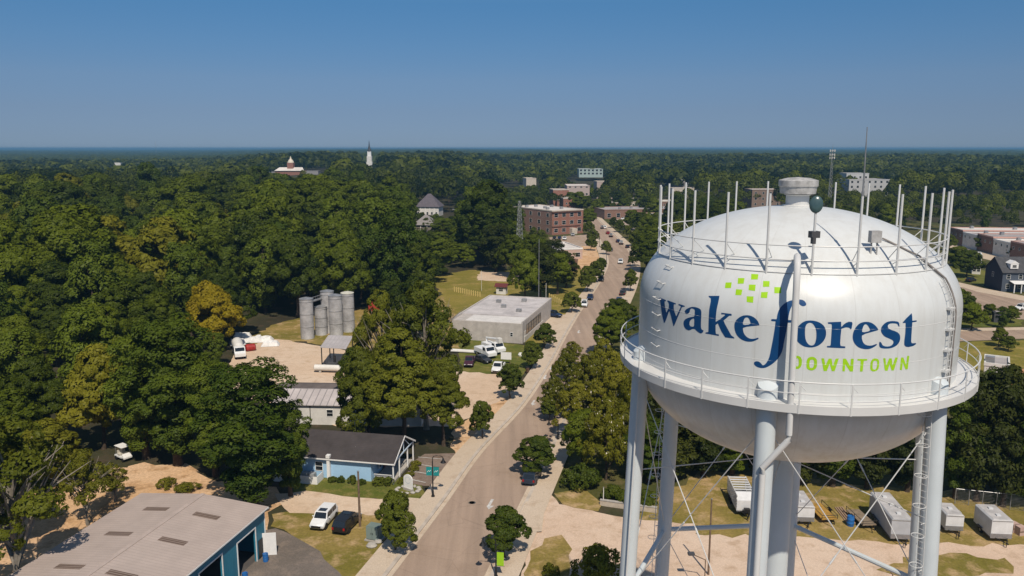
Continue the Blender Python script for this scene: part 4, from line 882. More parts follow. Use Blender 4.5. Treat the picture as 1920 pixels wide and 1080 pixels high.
# --- metal shed, bottom left
def metal_shed():
    o = (-27.1, 81.4); rz = R(-12.7); t = thing('metal_shed', 'long metal workshop with pale ribbed roof and teal walls', 'workshop', (*o, 0), rz)
    W, L, E_, Rg = 15.2, 30.0, 5.3, 5.95
    TEAL = stripe_mat('teal_ribbed_wall', (.030, .20, .30), (.018, .14, .21), 'Y', .3, .14, .45, dirt=.2); ROOF = stripe_mat('pale_ribbed_roof', (.43, .352, .31), (.34, .275, .245), 'Y', .45, .14, .6, dirt=.16, bump=.35)
    SKY_ = stripe_mat('brown_skylight', (.15, .10, .075), (.30, .24, .2), 'Y', .3, .25, .5, dirt=.3)
    d = np.array([-math.sin(-rz), -math.cos(rz)])
    def s_at(px, z=2.5):
        a, b = 0.0, 30.0
        f = lambda s: proj(*local(o, rz, 0, -s), z)[0]
        for _ in range(40):
            mid = (a+b)/2
            if f(mid) > px: a = mid
            else: b = mid
        return a
    ops = [(s_at(479), s_at(446), 3.9), (s_at(417), s_at(375), 4.2), (s_at(361), s_at(330), 4.2)]
    m = MB(); y = 0
    for a, b, h in ops:
        m.box((-.1, -(y+a)/2, E_/2-.04), (.2, a-y, E_-.08)); m.box((-.1, -(a+b)/2, (h+E_-.08)/2), (.2, b-a, E_-.08-h)); y = b
    m.box((-.1, -(y+L)/2, E_/2-.04), (.2, L-y, E_-.08))
    m.box((-W+.1, -L/2, E_/2-.04), (.2, L-.42, E_-.08))
    for yy in (-.1, -L+.1):
        q = [(0, yy-.1, 0), (-W, yy-.1, 0), (-W, yy-.1, E_-.08), (-W/2, yy-.1, Rg-.08), (0, yy-.1, E_-.08)]
        m.solid([(x_*.985-.115, a_, z_) for x_, a_, z_ in q], (0, .2, 0))
    m.build('wall', TEAL, t)
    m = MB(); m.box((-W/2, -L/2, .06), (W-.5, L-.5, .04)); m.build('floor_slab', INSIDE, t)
    for s in (0, 1):
        m = MB(); x0, x1 = (.35, -W/2) if s == 0 else (-W-.35, -W/2); z0 = E_-.05
        m.solid([(x0, .4, z0), (x1, .4, Rg), (x1, -L-.4, Rg), (x0, -L-.4, z0)], (0, 0, .09)); m.build('roof', ROOF, t)
    m = MB(); m.box((-W/2, -L/2, Rg+.1), (.5, L+.8, .06)); m.build('ridge_cap', mat('ridge_metal', (.43, .352, .31), .6, var=.15), t)
    for px, py in ((293, 955.5), (387, 968.5), (223, 1002), (324, 1016), (131, 1064), (228, 1079)):
        # each skylight lies on the slope under that spot
        best = None
        for z in np.linspace(E_, Rg+.1, 60):
            wx, wy = G(px, py, z); lx = math.cos(rz)*(wx-o[0])+math.sin(rz)*(wy-o[1]); ly = -math.sin(rz)*(wx-o[0])+math.cos(rz)*(wy-o[1])
            zr = Rg-(Rg-E_)*abs(lx+W/2)/(W/2)
            if best is None or abs(zr-z) < best[0]: best = (abs(zr-z), lx, ly)
        _, lx, ly = best; sl_ = (Rg-E_)/(W/2)*(1 if lx < -W/2 else -1); x0, x1 = lx-1.45, lx+1.45; f = lambda x_: Rg-(Rg-E_)*abs(x_+W/2)/(W/2)+.075
        m = MB(); m.solid([(x0, ly-.42, f(x0)), (x1, ly-.42, f(x1)), (x1, ly+.42, f(x1)), (x0, ly+.42, f(x0))], (0, 0, .02)); m.build('skylight', SKY_, t)
    for a, b, h in ops:
        m = MB(); m.box((.03, -a+.06, h/2), (.08, .12, h)); m.box((.03, -b-.06, h/2), (.08, .12, h)); m.box((.03, -(a+b)/2, h+.06), (.08, b-a+.24, .12)); m.build('door_frame', TRIMW, t)
    m = MB(); m.box((.04, -.02, E_/2), (.09, .09, E_)); m.box((.37, -L/2, E_-.06), (.05, L+.8, .14)); m.solid([(.4, .42, E_-.1), (-W/2, .42, Rg-.05), (-W/2, .42, Rg-.2), (.4, .42, E_-.25)], (0, .03, 0)); m.build('trim', TRIMW, t)
    m = MB(); a = s_at(489); m.box((.65, -.35, 1.35), (.06, 1.5, 2.6), R(-70)); m.build('door', TRIMW, t)
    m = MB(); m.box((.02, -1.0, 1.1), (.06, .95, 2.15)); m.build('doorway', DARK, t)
    for i, s in enumerate((ops[0][0]-.3, ops[0][1]+.35)):
        wx, wy = local(o, rz, .9, -s); b = thing('barrel', ['blue drum by the far post of the shed door', 'blue drum by the near post of the shed door'][i], 'barrel', (wx, wy, .08), 0, 'blue drums at the shed')
        q = MB(); q.lathe([(0, 0), (.29, 0), (.29, .28), (.31, .3), (.29, .32), (.29, .58), (.31, .6), (.29, .62), (.29, .88), (0, .86)], 18); q.build('body', mat('blue_plastic', (.02, .12, .35), .4), b, True)
        q = MB(); q.lathe([(0, .87), (.05, .87), (.05, .91), (0, .91)], 8, (.15, 0, 0)); q.build('bung', DARK, b)
metal_shed()
# --- blue house
BLUE = stripe_mat('pale_blue_siding', (.36, .56, .76), (.29, .47, .66), 'Z', .18, .12, .6, dirt=.08, bump=.3); SHING = stripe_mat('dark_shingle', (.066, .056, .055), (.045, .038, .038), 'Y', .28, .12, .9, dirt=.4, bump=.3)
def blue_house():
    o = (-15.75, 99.5); rz = R(-11.2); t = thing('blue_house', 'pale blue bungalow with dark shingle roof and white porch', 'house', (*o, 0), rz)
    L, D, E_, Rg = 19.0, 8.6, 2.95, 5.15; px_ = 2.9
    m = MB(); m.box((-(L+px_)/2, D/2, E_/2), (L-px_-.6, D-.7, E_)); m.build('wall', BLUE, t)
    for s in (0, 1):
        m = MB(); y0 = -.15 if s == 0 else D+.15; z0 = E_-.12
        m.solid([(.3, y0, z0), (.3, D/2, Rg), (-L, D/2, Rg), (-L, y0, z0)], (0, 0, .14)); m.build('roof', SHING, t)
    m = MB(); m.solid([(.27, -.17, E_-.2), (.27, D/2, Rg-.06), (.27, D+.17, E_-.2), (.27, D+.17, E_+.05), (.27, D/2, Rg+.16), (.27, -.17, E_+.05)], (.06, 0, 0)); m.box((-L/2, -.19, E_-.06), (L+.5, .05, .16)); m.build('fascia', TRIMW, t)
    m = MB()
    for yy in (.15, 2.6, 6.0, D-.15): m = MB(); m.box((.0, yy, E_/2-.05), (.16, .16, E_-.1)); m.build('porch_post', TRIMW, t)
    m = MB()
    for yy in (1.6, 4.3, 7.0): m.tube([(.05, yy, E_-.05), (.05, D/2, Rg-.25)], .06, 5)
    m.box((.05, D/2, E_), (.12, D-.2, .14)); m.build('gable_truss', mat('blue_white_trim', (.5, .6, .7), .6), t)
    m = MB(); m.box((-px_/2, D/2, .16), (px_, D-.8, .3)); m.build('porch_floor', CONC, t)
    m = MB(); m.box((-px_/2-.1, .35, 1.15), (px_-.4, .06, .07)); m.box((-px_/2-.1, .35, .45), (px_-.4, .05, .05))
    for x in np.arange(-px_+.2, -.2, .16): m.box((x, .35, .8), (.035, .035, .7))
    m.build('porch_railing', TRIMW, t)
    for x in (-13.6, -10.6): window(t, x, .35, 1.1, 1.0, 1.3)
    window(t, -px_, 3.0, 1.0, 1.0, 1.4, 'x+'); m = MB(); m.box((-px_+.03, 5.0, 1.3), (.06, 1.0, 2.1)); m.build('door', mat('door_red', (.2, .05, .05), .5), t)
    m = MB(); m.box((-9.1, .10, 1.55), (.42, .42, 3.1)); m.box((-9.1, .1, 3.25), (.52, .6, .4)); m.build('vent_stack', TRIMW, t)
    for i, x in enumerate((-14.2, -12.3, -11.3)):
        m = MB(); m.box((x, -.35, .5), (.8, .8, .85)); m.lathe([(0, .95), (.3, .95), (.3, .93)], 14, (x, -.35, 0)); m.build('air_conditioner', mat('hvac_grey', (.33, .34, .35), .5, var=.2), t, bevel=.03)
    m = MB(); m.box((-13.2, -2.0, .55), (6.6, .07, 1.1)); m.box((-9.9, -1.0, .55), (.07, 2.0, 1.1)); m.box((-16.5, -1.0, .55), (.07, 2.0, 1.1)); m.build('screen_fence', TRIMW, t)
    for x, y in ((-6, 2), (-12.5, 1.4), (-15, 3)): m = MB(); m.tube([(x, y, 3.3), (x, y, 4.15)], .05, 6); m.build('roof_pipe', GALV, t)
    for i, (x, w_) in enumerate(((-8.2, 1.0), (-7.0, .8), (-5.4, .9), (-4.1, .9), (-1.9, 1.2), (-.6, 1.1))):
        wx, wy = local(o, rz, x, -.75 if i < 4 else -.35); tree('shrub', wx, wy, .9+.25*(i % 3), w_*.7, 'bush', ['small bush below the vent stack of the blue house', 'bush under the blue wall next to the vent stack', 'bush at the middle of the blue wall', 'bush below the blue wall near the porch railing', 'taller bush before the white porch railing', 'bush at the porch corner post of the blue house'][i], 'bush')
    for i, (x, y) in enumerate(((1.0, .8), (1.3, 2.6), (1.2, 4.8), (1.1, 6.6))):
        wx, wy = local(o, rz, x, y); tree('shrubolive', wx, wy, .9, .75, 'flower_bush', 'yellowish flowering bush beside the porch of the blue house', 'bush', 'flowering bushes along the porch')
blue_house()
# --- the white shed with ribbed roof, behind
def gable(name, label, cat, o, rz, L, D, E_, Rg, wall, roof, wins=(), over=.4):
    t = thing(name, label, cat, (*o, 0), rz); m = MB(); w_ = wall
    m.solid([(0, 0, 0), (0, D, 0), (0, D, E_), (0, D/2, Rg), (0, 0, E_)], (L, 0, 0)); m.build('wall', w_, t)
    for s in (0, 1):
        y0 = -over if s == 0 else D+over; z0 = E_-(Rg-E_)*over/(D/2); m = MB()
        m.solid([(-over, y0, z0+.02), (-over, D/2, Rg+.02), (L+over, D/2, Rg+.02), (L+over, y0, z0+.02)], (0, 0, .12)); m.build('roof', roof, t)
    for (x, w2, z0, h) in wins: window(t, x, 0, w2, z0, h)
    return t
RIBW = stripe_mat('grey_ribbed_roof', (.50, .45, .44), (.24, .22, .22), 'X', 1.1, .14, .5, dirt=.25)
t = gable('white_shed', 'white walled shed with a grey ribbed metal roof', 'shed', (-38.5, 123.2), R(-3), 24, 8.0, 3.4, 4.6, WALLW, RIBW, [(9.2, 1.1, 1.4, 1.2), (3.2, 1.1, 1.4, 1.2)])
m = MB(); m.box((6.0, -.05, 2.2), (.1, .1, 2.4)); m.build('downpipe', DARK, t)
t = gable('tar_roof_shed', 'low shed with a dark roof behind the white shed', 'shed', (-41, 133), R(-3), 24, 5, 2.4, 3.0, WALLW, mat('tar_roof', (.13, .11, .105), .9, var=.3, scale=.5))
# --- garage, a long grey concrete block building
def garage():
    B = (2.4, 176.8); rz = R(-15.2); t = thing('block_garage', 'long grey block building with pale flat roof and dark street windows', 'garage', (*B, 0), rz)
    W, L, H = 17.0, 30.5, 4.6; GREY = mat('grey_block_wall', (.46, .42, .385), .9, var=.22, scale=.7); RF = mat('pale_roof_membrane', (.54, .50, .49), .85, var=.3, scale=.35, detail=8)
    m = MB(); m.box((-W/2, L/2, H/2), (W, L, H)); m.build('wall', GREY, t)
    m = MB()
    m.box((-W/2, L/2+3.4, H+.12), (W-.05, L-6.8, .24)); m.build('roof', RF, t)
    m = MB(); m.box((-W/2+1.6, 3.35, H+.06), (W-3.4, 6.5, .12)); m.build('front_roof', mat('white_roof', (.62, .59, .56), .8, var=.15, scale=.5), t)
    m = MB(); m.box((-.12, L/2, H+.25), (.28, L+.06, .5)); m.box((-W+.12, L/2, H+.25), (.28, L+.06, .5)); m.box((-W/2, L-.1, H+.25), (W-.6, .28, .5)); m.build('parapet', mat('parapet_concrete', (.52, .48, .45), .85, var=.2), t)
    for k in range(6): window(t, 0, 4.5+k*2.5, 2.3, 1.4, 2.3, 'x+', 'window', mat('dark_frame', (.05, .05, .05), .5))
    window(t, 0, 2.2, 1.0, .2, 2.3, 'x+', 'door'); window(t, -2.6, 0, .7, 1.5, 1.0)
    m = MB(); m.box((.09, 11, .65), (.18, 19, 1.25)); m.build('plinth', mat('pale_plinth', (.5, .47, .43), .85, var=.2), t)
    for x, y in ((-4, 12), (-9, 16), (-12, 22), (-6, 25)): m = MB(); m.box((x, y, H+.6), (1.2, 1.0, .75)); m.build('roof_unit', GALV, t, bevel=.04)
garage()
# --- silos and catwalk
SILO = stripe_mat('silo_sheet', (.54, .53, .535), (.40, .39, .40), 'Z', 1.2, .06, .5, .15, dirt=.5)
for bx, by, ty, wp, lb in ((577, 634, 560, 25, 'leftmost grey silo standing forward of the others'), (603, 627, 575, 23, 'short grey silo between the two tall left ones'), (616, 623, 546, 25, 'tall grey silo at the back of the cluster'), (631, 628, 554, 25, 'tall smooth grey silo at the front of the cluster'), (653.5, 621, 549, 24, 'tall grey silo with a pale lid at the right end')):
    x, y = G(bx, by); h = zat(x, y, ty); r = wp/2/F*math.hypot(y, CAMH-h/2); t = thing('silo', lb, 'silo', (x, y, 0), 0, 'grey silos in the yard')
    m = MB(); m.lathe([(0, 0), (r, 0), (r, h)], 32); m.build('shell', SILO, t, True)
    m = MB(); m.lathe([(r+.06, h-.1), (r+.06, h+.06), (r*.5, h+.3), (0, h+.45)], 32); m.build('lid', mat('pale_lid', (.55, .53, .45), .6, var=.2) if bx > 650 else GALV, t, True)
    for k in (.3, .62, .93): m = MB(); m.lathe([(r+.005, h*k-.05), (r+.05, h*k-.05), (r+.05, h*k+.05), (r+.005, h*k+.05)], 32); m.build('hoop', GALV, t)
x0, y0 = G(577, 634); x1, y1 = G(616, 623); z0 = zat(x0, y0, 566); z1 = zat(x1, y1, 558); t = thing('catwalk', 'steel gangway bridging the left silo and the back silo', 'gangway', (x0, y0, 0))
A = Vector((1.2, .6, z0)); Bv = Vector((x1-x0-1.0, y1-y0-.6, z1)); m = MB(); m.tube([A, Bv], .28, 6); m.build('deck', GALV, t)
m = MB(); m.tube([A+Vector((0, -.3, .9)), Bv+Vector((0, -.3, .9))], .05, 5); m.tube([A+Vector((0, .3, .9)), Bv+Vector((0, .3, .9))], .05, 5)
for k in range(6):
    q = A.lerp(Bv, k/5); m.tube([q+Vector((0, -.3, 0)), q+Vector((0, -.3, .9))], .035, 4)
m.build('handrail', GALV, t)
# --- open shelter, tanks, heaps in the yard
def shelter():
    c = [G(600, 652, 4.4), G(649, 655, 4.4), G(662, 631, 4.9), G(616, 629, 4.9)]; o = c[0]; t = thing('open_shelter', 'open steel shelter with a pale sheet roof over machinery', 'shelter', (*o, 0))
    L = [(p[0]-o[0], p[1]-o[1]) for p in c]; m = MB(); m.solid([(L[0][0], L[0][1], 4.4), (L[1][0], L[1][1], 4.4), (L[2][0], L[2][1], 4.9), (L[3][0], L[3][1], 4.9)], (0, 0, .12)); m.build('roof', stripe_mat('shelter_sheet', (.46, .42, .41), (.36, .33, .32), 'X', .8, .15, .5, dirt=.2), t)
    for i, q in enumerate(L+[((L[0][0]+L[1][0])/2, (L[0][1]+L[1][1])/2)]): m = MB(); m.box((q[0]*.94+.2, q[1]+(.3 if i < 2 or i == 4 else -.3), 2.2), (.18, .18, 4.4)); m.build('post', DARK, t)
    for i, (dx, dy) in enumerate(((2.5, 1.2), (5.5, 2.2), (7.5, 1.0))):
        g = thing('machine', ['dark machine at the left under the open shelter', 'dark machine in the middle under the open shelter', 'dark machine at the right under the open shelter'][i], 'machine', (o[0]+dx, o[1]+dy-2, 0), .3*i)
        q = MB(); q.box((0, 0, .9), (2.0, 1.4, 1.2)); q.build('housing', DARKGREY, g, bevel=.08); q = MB(); q.box((0, 0, .2), (2.4, 1.5, .3)); q.build('skid', DARK, g)
        q = MB(); q.tube([(.6, .3, 1.4), (.6, .3, 2.9)], .12, 8); q.build('stack', DARK, g); q = MB(); q.tube([(-.9, 0, 1.2), (-1.5, .2, 1.2), (-1.5, .2, 2.2)], .1, 8); q.build('hose', DARK, g)
shelter()
x, y = G(622, 699); t = thing('storage_tank', 'long white cylindrical tank lying beside the open shelter', 'tank', (x, y, 0), R(-6))
m = MB(); m.tube([(-3.6, 0, 1.0), (-3.4, 0, 1.0), (3.4, 0, 1.0), (3.6, 0, 1.0)], [.3, .62, .62, .3], 20); m.build('shell', WALLW, t, True)
for q in (-2.2, 2.2): m = MB(); m.box((q, 0, .25), (.4, 1.2, .5)); m.build('saddle', CONC, t)
for i, (px, py, L_, D_, H_, a) in enumerate(((455, 634, 4.2, 3.0, 1.4, .3), (472, 640, 5.2, 3.2, 1.3, .25), (492, 640, 5.0, 3.0, 1.2, .2), (507, 648, 4.0, 2.6, 1.1, .2), (446, 646, 3.5, 2.6, 1.4, .4))):
    x, y = G(px, py); t = thing('covered_pallet', ['white wrapped stack at the back left of the yard', 'largest white wrapped stack in the yard', 'white wrapped stack left of the grass edge of the yard', 'lowest white wrapped stack, next to the yard grass', 'white wrapped stack behind the white mixer truck'][i], 'wrapped stack', (x, y, 0), a, 'white wrapped stacks in the yard')
    m = MB(); n = 9; rs = random.Random(i)
    g = [[(-L_/2+L_*u/(n-1), -D_/2+D_*v/(n-1), H_*(.55+.45*rs.random()) if 0 < u < n-1 and 0 < v < n-1 else .1) for v in range(n)] for u in range(n)]
    m.add([p for r_ in g for p in r_], [(u*n+v, (u+1)*n+v, (u+1)*n+v+1, u*n+v+1) for u in range(n-1) for v in range(n-1)]); m.build('tarpaulin', mat('white_sheet', (.72, .71, .69), .6, var=.25, scale=1), t)
    m = MB(); m.box((0, 0, .06), (L_*.96, D_*.96, .1)); m.build('pallet', WOODPOLE, t)
x, y = G(470, 658); t = thing('red_drum', 'rusty red steel drum lying at the edge of the sandy yard', 'drum', (x, y, 0), .5)
m = MB(); m.tube([(-1.1, 0, .8), (-.9, 0, .8), (.9, 0, .8), (1.1, 0, .8)], [.5, .8, .8, .5], 18); m.build('shell', mat('red_paint', (.36, .03, .025), .5, var=.4, scale=2), t, True)
for q in (-.6, .6): m = MB(); m.box((q, 0, .12), (.2, 1.3, .24)); m.build('chock', WOODPOLE, t)
x, y = G(704, 582); t = thing('red_hut', 'small red hut half hidden by trees right of the silos', 'hut', (x, y, 0), R(-15)); RED = mat('red_hut_wall', (.38, .05, .03), .7, var=.25)
m = MB(); m.solid([(-1.5, -1.2, 0), (1.5, -1.2, 0), (1.5, -1.2, 2.0), (0, -1.2, 2.7), (-1.5, -1.2, 2.0)], (0, 2.4, 0)); m.build('wall', RED, t); m = MB(); m.solid([(-1.7, -1.4, 1.95), (0, -1.4, 2.75), (0, 1.4, 2.75), (-1.7, 1.4, 1.95)], (0, 0, .08)); m.build('roof', RED, t); m = MB(); m.solid([(1.7, -1.4, 1.95), (0, -1.4, 2.75), (0, 1.4, 2.75), (1.7, 1.4, 1.95)], (0, 0, .08)); m.build('roof', RED, t)
x, y = G(941, 551); t = thing('kiosk', 'tiny white kiosk with a dark red roof on the mown field', 'kiosk', (x, y, 0), R(-13)); m = MB(); m.box((0, 0, 1.2), (3.0, 2.4, 2.4)); m.build('wall', WALLW, t)
m = MB(); m.solid([(-2, -1.7, 2.35), (2, -1.7, 2.35), (2, 0, 3.2), (-2, 0, 3.2)], (0, 0, .1)); m.build('roof', mat('dark_red_roof', (.13, .03, .03), .8, var=.2), t); m = MB(); m.solid([(-2, 1.7, 2.35), (2, 1.7, 2.35), (2, 0, 3.2), (-2, 0, 3.2)], (0, 0, .1)); m.build('roof', MATS['dark_red_roof'], t); window(t, 0, -1.2, 1.4, 1.0, 1.0)
# --- box buildings of the town
BRICK = brick_mat('red_brick', (.27, .10, .065), (.20, .075, .05), (.30, .22, .18)); BRICK2 = brick_mat('brown_brick', (.20, .10, .07), (.16, .08, .055), (.26, .2, .16)); STONE = mat('cream_trim', (.55, .48, .4), .8, var=.15)
ROOFW = mat('bright_roof', (.66, .61, .56), .8, var=.2, scale=.15); ROOFG = mat('grey_flat_roof', (.36, .33, .32), .85, var=.25, scale=.15)
def block(name, label, cat, A, B, D, H, wall, roof, cols=0, rows=0, z0=1.0, ww=1.4, wh=1.6, group=None, side=0, parapet=.6, units=0, base=None, trim=None, zb=None):
    """a flat roofed building: A, B are the ends of its front at ground level, D its depth"""
    A = np.array(A); B = np.array(B); L = float(np.linalg.norm(B-A)); rz = math.atan2(B[1]-A[1], B[0]-A[0]); zz = float(elev(*A)) if zb is None else zb
    t = thing(name, label, cat, (A[0], A[1], zz), rz, group)
    m = MB(); m.box((L/2, D/2, H/2-1), (L, D, H+2)); m.build('wall', wall, t)
    m = MB(); m.box((L/2, D/2, H+.08), (L-.7, D-.7, .16)); m.build('roof', roof, t)
    m = MB(); e = .12
    for c, d in (((L/2, .15-e), (L+2*e, .3)), ((L/2, D-.15+e), (L+2*e, .3)), ((.15-e, D/2), (.3, D-.6+2*e)), ((L-.15+e, D/2), (.3, D-.6+2*e))): m.box((c[0], c[1], H+parapet/2-.15), (d[0], d[1], parapet))
    m.build('parapet', trim or wall, t)
    for r_ in range(rows):
        for c_ in range(cols): window(t, L*(c_+.5)/cols, 0, ww, z0+r_*(H-.6)/rows, wh)
        for c_ in range(side):
            window(t, 0, D*(c_+.5)/side, ww, z0+r_*(H-.6)/rows, wh, 'x-')
    for u in range(units): m = MB(); m.box((L*(.2+.6*((u*7) % 5)/4), D*(.25+.5*((u*3) % 4)/3), H+.75), (1.6, 1.3, 1.1)); m.build('roof_unit', GALV, t)
    return t
t = block('brick_building', 'three storey red brick building with a bright flat roof', 'brick building', G(1035, 441), G(1093, 437), 40, 12.2, BRICK, ROOFW, 4, 3, 1.3, 2.4, 2.0, side=5, units=6, trim=STONE)
m = MB(); m.box((8.8, -.25, 11.6), (18.2, .5, .5)); m.box((8.8, -.15, 4.2), (17.8, .3, .3)); m.build('cornice', mat('brown_cornice', (.10, .055, .04), .7), t); m = MB(); m.box((12.6, -1.2, 1.5), (3.2, 2.4, 3.0)); m.build('entrance_porch', STONE, t)
x, y = G(988, 441); block('brick_wing', 'long low brick wing left of the three storey brick building', 'brick building', (8.8, 430), (19.5, 428), 22, 10.5, BRICK, ROOFW, 2, 3, 1.2, 1.8, 1.8, units=3, trim=STONE)
P_, Q_ = G(1040, 488), G(1092, 486); block('low_shop', 'low building with a flat white roof before the brick building', 'shop', P_, Q_, 22, 4.2, mat('pink_wall', (.5, .36, .3), .8, var=.15), ROOFW, 3, 1, 1.0, 2.0, 1.8, trim=TRIMW)
block('brick_lodge', 'small brick lodge under the trees beside the low white shop', 'house', G(1072, 508), G(1083, 506), 9, 3.6, BRICK2, ROOFG, 1, 1)
block('long_shop_row', 'long low shop row across the far end of the street', 'shops', (58, 500), (118, 512), 26, 5.5, BRICK2, ROOFG, 10, 1, 1.0, 2.4, 2.6, units=5)
block('flat_shop', 'flat beige shop between the long row and the tank', 'shop', (76, 470), (104, 476), 16, 4.6, mat('beige_wall', (.42, .3, .2), .8, var=.15), ROOFG, 5, 1, 1.0, 2.2, 2.2)
block('white_block', 'white fronted building far up the street', 'shop', (44, 640), (62, 640), 30, 12, mat('pinkish_wall', (.42, .34, .31), .8), ROOFW, 4, 2, 5.0, 1.8, 1.6, zb=2)
block('red_block', 'red walled building far up the street below the white front', 'shop', (33, 585), (42, 585), 20, 6, BRICK, ROOFW, 2, 2, 1, 1.5, 1.4)
block('pale_block', 'wide pale building in the far trees right of the street', 'building', (90, 1080), (122, 1080), 30, 9, mat('pale_green_wall', (.34, .42, .40), .7), ROOFG, 6, 2, 2, 3, 2.5, zb=7)
block('grey_house', 'grey building among far trees left of the tank top', 'building', (165, 820), (192, 826), 20, 13, mat('grey_siding', (.30, .29, .29), .8), ROOFW, 4, 3, 2, 2, 2)
block('brown_house', 'brown flat topped building behind the roof posts of the tank', 'building', (180, 600), (203, 602), 16, 13, mat('brown_siding', (.2, .14, .11), .8), ROOFW, 4, 3, 1.5, 1.6, 1.8)
block('white_school', 'white many roofed building right of the whip antenna', 'building', (290, 690), (326, 692), 24, 13, mat('greyish_white_wall', (.42, .42, .42), .8), ROOFG, 7, 3, 2, 2, 2, zb=4)
block('white_school_annex', 'stepped white annex atop the far trees by the whip antenna', 'building', (298, 716), (318, 716), 16, 17.5, MATS['greyish_white_wall'], ROOFG, 4, 3, 2, 2, 2, zb=4)
block('wood_side_house', 'low house with a pale roof lost in the wood far left', 'house', (-158, 338), (-146, 334), 10, 17, mat('tan_wall', (.33, .27, .2), .8), ROOFG, 3, 1, 13, 1.4, 1.4)
for i, (px, py, d_) in enumerate(((220, 308, 1250), (308, 306, 1600), (80, 298, 2600))):
    a = ray(px, py); k = d_/a[1]; x = a[0]*k; z = CAMH+a[2]*k; block('white_far_house', ['white speck of a house on the treetops far left', 'two pale far houses in the hazy wood, the middle speck', 'farthest pale house in the blue haze at the left'][i], 'house', (x-5-4*i, d_), (x+5+4*i, d_), 12, z+2, WALLW, ROOFW)
for i, (px, d_, L_, h, zb_) in enumerate(((1158, 560, 16, 6, 0), (1188, 575, 22, 5.5, 0), (1216, 590, 20, 6.5, 0), (1075, 560, 14, 9, 0), (1052, 600, 12, 13, 0), (996, 720, 9, 17, 0), (902, 430, 5, 12, 0), (1140, 700, 20, 13, 2), (1262, 560, 18, 7, 0), (1290, 640, 24, 10, 2), (1225, 450, 12, 4, 0))):
    a = ray(px, 380); k = d_/a[1]; x = a[0]*k
    block('town_block', ['small brick roof left end of the far low row', 'flat grey roof in the middle of the far low row', 'pale roof at the right end of the far low row', 'brick gable end just over the brick building roof', 'red brick block standing up behind the brick building', 'cream house front among the trees left of the brick building', 'tall pale house front between trees near the lattice mast', 'flat pale roof deep in the trees up the street', 'roof behind the left roof posts of the tank', 'grey roof behind the middle left roof posts of the tank', 'flat roof behind the left edge of the tank'][i], 'building', (x-L_/2, d_), (x+L_/2, d_+2), 14, h, (BRICK2, STONE, WALLW, BRICK, BRICK, STONE, STONE, MATS['pinkish_wall'], BRICK2, STONE, STONE)[i], (ROOFG, ROOFG, ROOFW)[i % 3], 3, 1, h*.55, 1.3, 1.4, zb=zb_, trim=STONE)
# shops at the far right, a row of brick and white fronts
pts = [np.array(G(1778, 455)), np.array(G(1965, 505))]
for i in range(6):
    a, b = pts[0].copy(), pts[1].copy(); d = b-a; A = a+d*(i/6+.002); B = a+d*((i+1)/6-.002); wl = BRICK2 if i % 2 == 0 else WALLW
    block('brick_shop', ['first brick shop of the far right row', 'white fronted shop second in the far right row', 'brick shop third in the far right row', 'white fronted shop fourth in the far right row', 'brick shop fifth in the far right row', 'white fronted shop last in the far right row'][i], 'shop', A, B, 34, 6.2+.8*(i % 2 == 0), wl, ROOFG if i % 3 else ROOFW, 3, 1, 4.2, 1.2, 1.1, 'shops of the far right row', units=2, trim=mat('salmon_coping', (.5, .3, .25), .8) if i % 2 == 0 else TRIMW)
# townhouse
def townhouse():
    A = np.array(G(1877, 547)); L = 24.0; rz = R(-3); t = thing('navy_townhouse', 'navy blue townhouse with white windows and a grey dormer roof', 'townhouse', (*A, 0), rz)
    D, E_, Rg = 10, 6.3, 10.2; NV = mat('navy_siding', (.014, .020, .042), .7, var=.15); SL = mat('slate_siding', (.065, .08, .105), .7, var=.1); m = MB()
    m.solid([(0, 0, 0), (0, D, 0), (0, D, E_), (0, D/2, Rg), (0, 0, E_)], (L, 0, 0)); m.build('wall', SL, t); m = MB(); m.solid([(-.05, -.02, 0), (-.05, D, 0), (-.05, D, E_), (-.05, D/2, Rg), (-.05, -.02, E_)], (.04, 0, 0)); m.build('gable_wall', NV, t)
    for s in (0, 1): m = MB(); y0 = -.5 if s == 0 else D+.5; m.solid([(-.4, y0, E_-.35), (-.4, D/2, Rg+.03), (L, D/2, Rg+.03), (L, y0, E_-.35)], (0, 0, .14)); m.build('roof', mat('grey_shingle', (.075, .075, .08), .9, var=.3), t)
    for k in range(4):
        for z in (1.0, 4.0): window(t, 1.8+k*3.6, 0, 1.2, z, 1.5)
        m = MB(); m.box((3.4+k*7.2, 1.6, 8.0), (2.4, 2.6, 1.6)); m.solid([(2.0+k*7.2, .2, 8.75), (4.8+k*7.2, .2, 8.75), (3.4+k*7.2, .2, 9.7)], (0, 3, 0)); dm = m.build('dormer', TRIMW, t); window(dm, 3.4+k*7.2, .3, 1.3, 7.5, .9) if k < 2 else None
    m = MB(); [m.box((q, -2.6, 1.4), (.25, .25, 2.8)) for q in (2.4, 4.5, 6.6)]; m.solid([(2.1, -2.9, 2.85), (6.9, -2.9, 2.85), (6.9, -.02, 3.4), (2.1, -.02, 3.4)], (0, 0, .12)); m.build('porch', TRIMW, t); window(t, 0, 5.5, 1.1, 4, 1.5, 'x-')
townhouse()
block('white_townhouse', 'white house end behind the navy townhouse', 'house', G(1822, 514), G(1838, 515), 10, 6.5, WALLW, ROOFG, 2, 2, 1, 1.1, 1.4)
t = block('site_building', 'small white flat roofed building at the orange clay site', 'building', G(1842, 722), G(1888, 728), 7, 4.0, WALLW, ROOFG, 3, 1, 1.2, 1.0, 1.6, units=1)
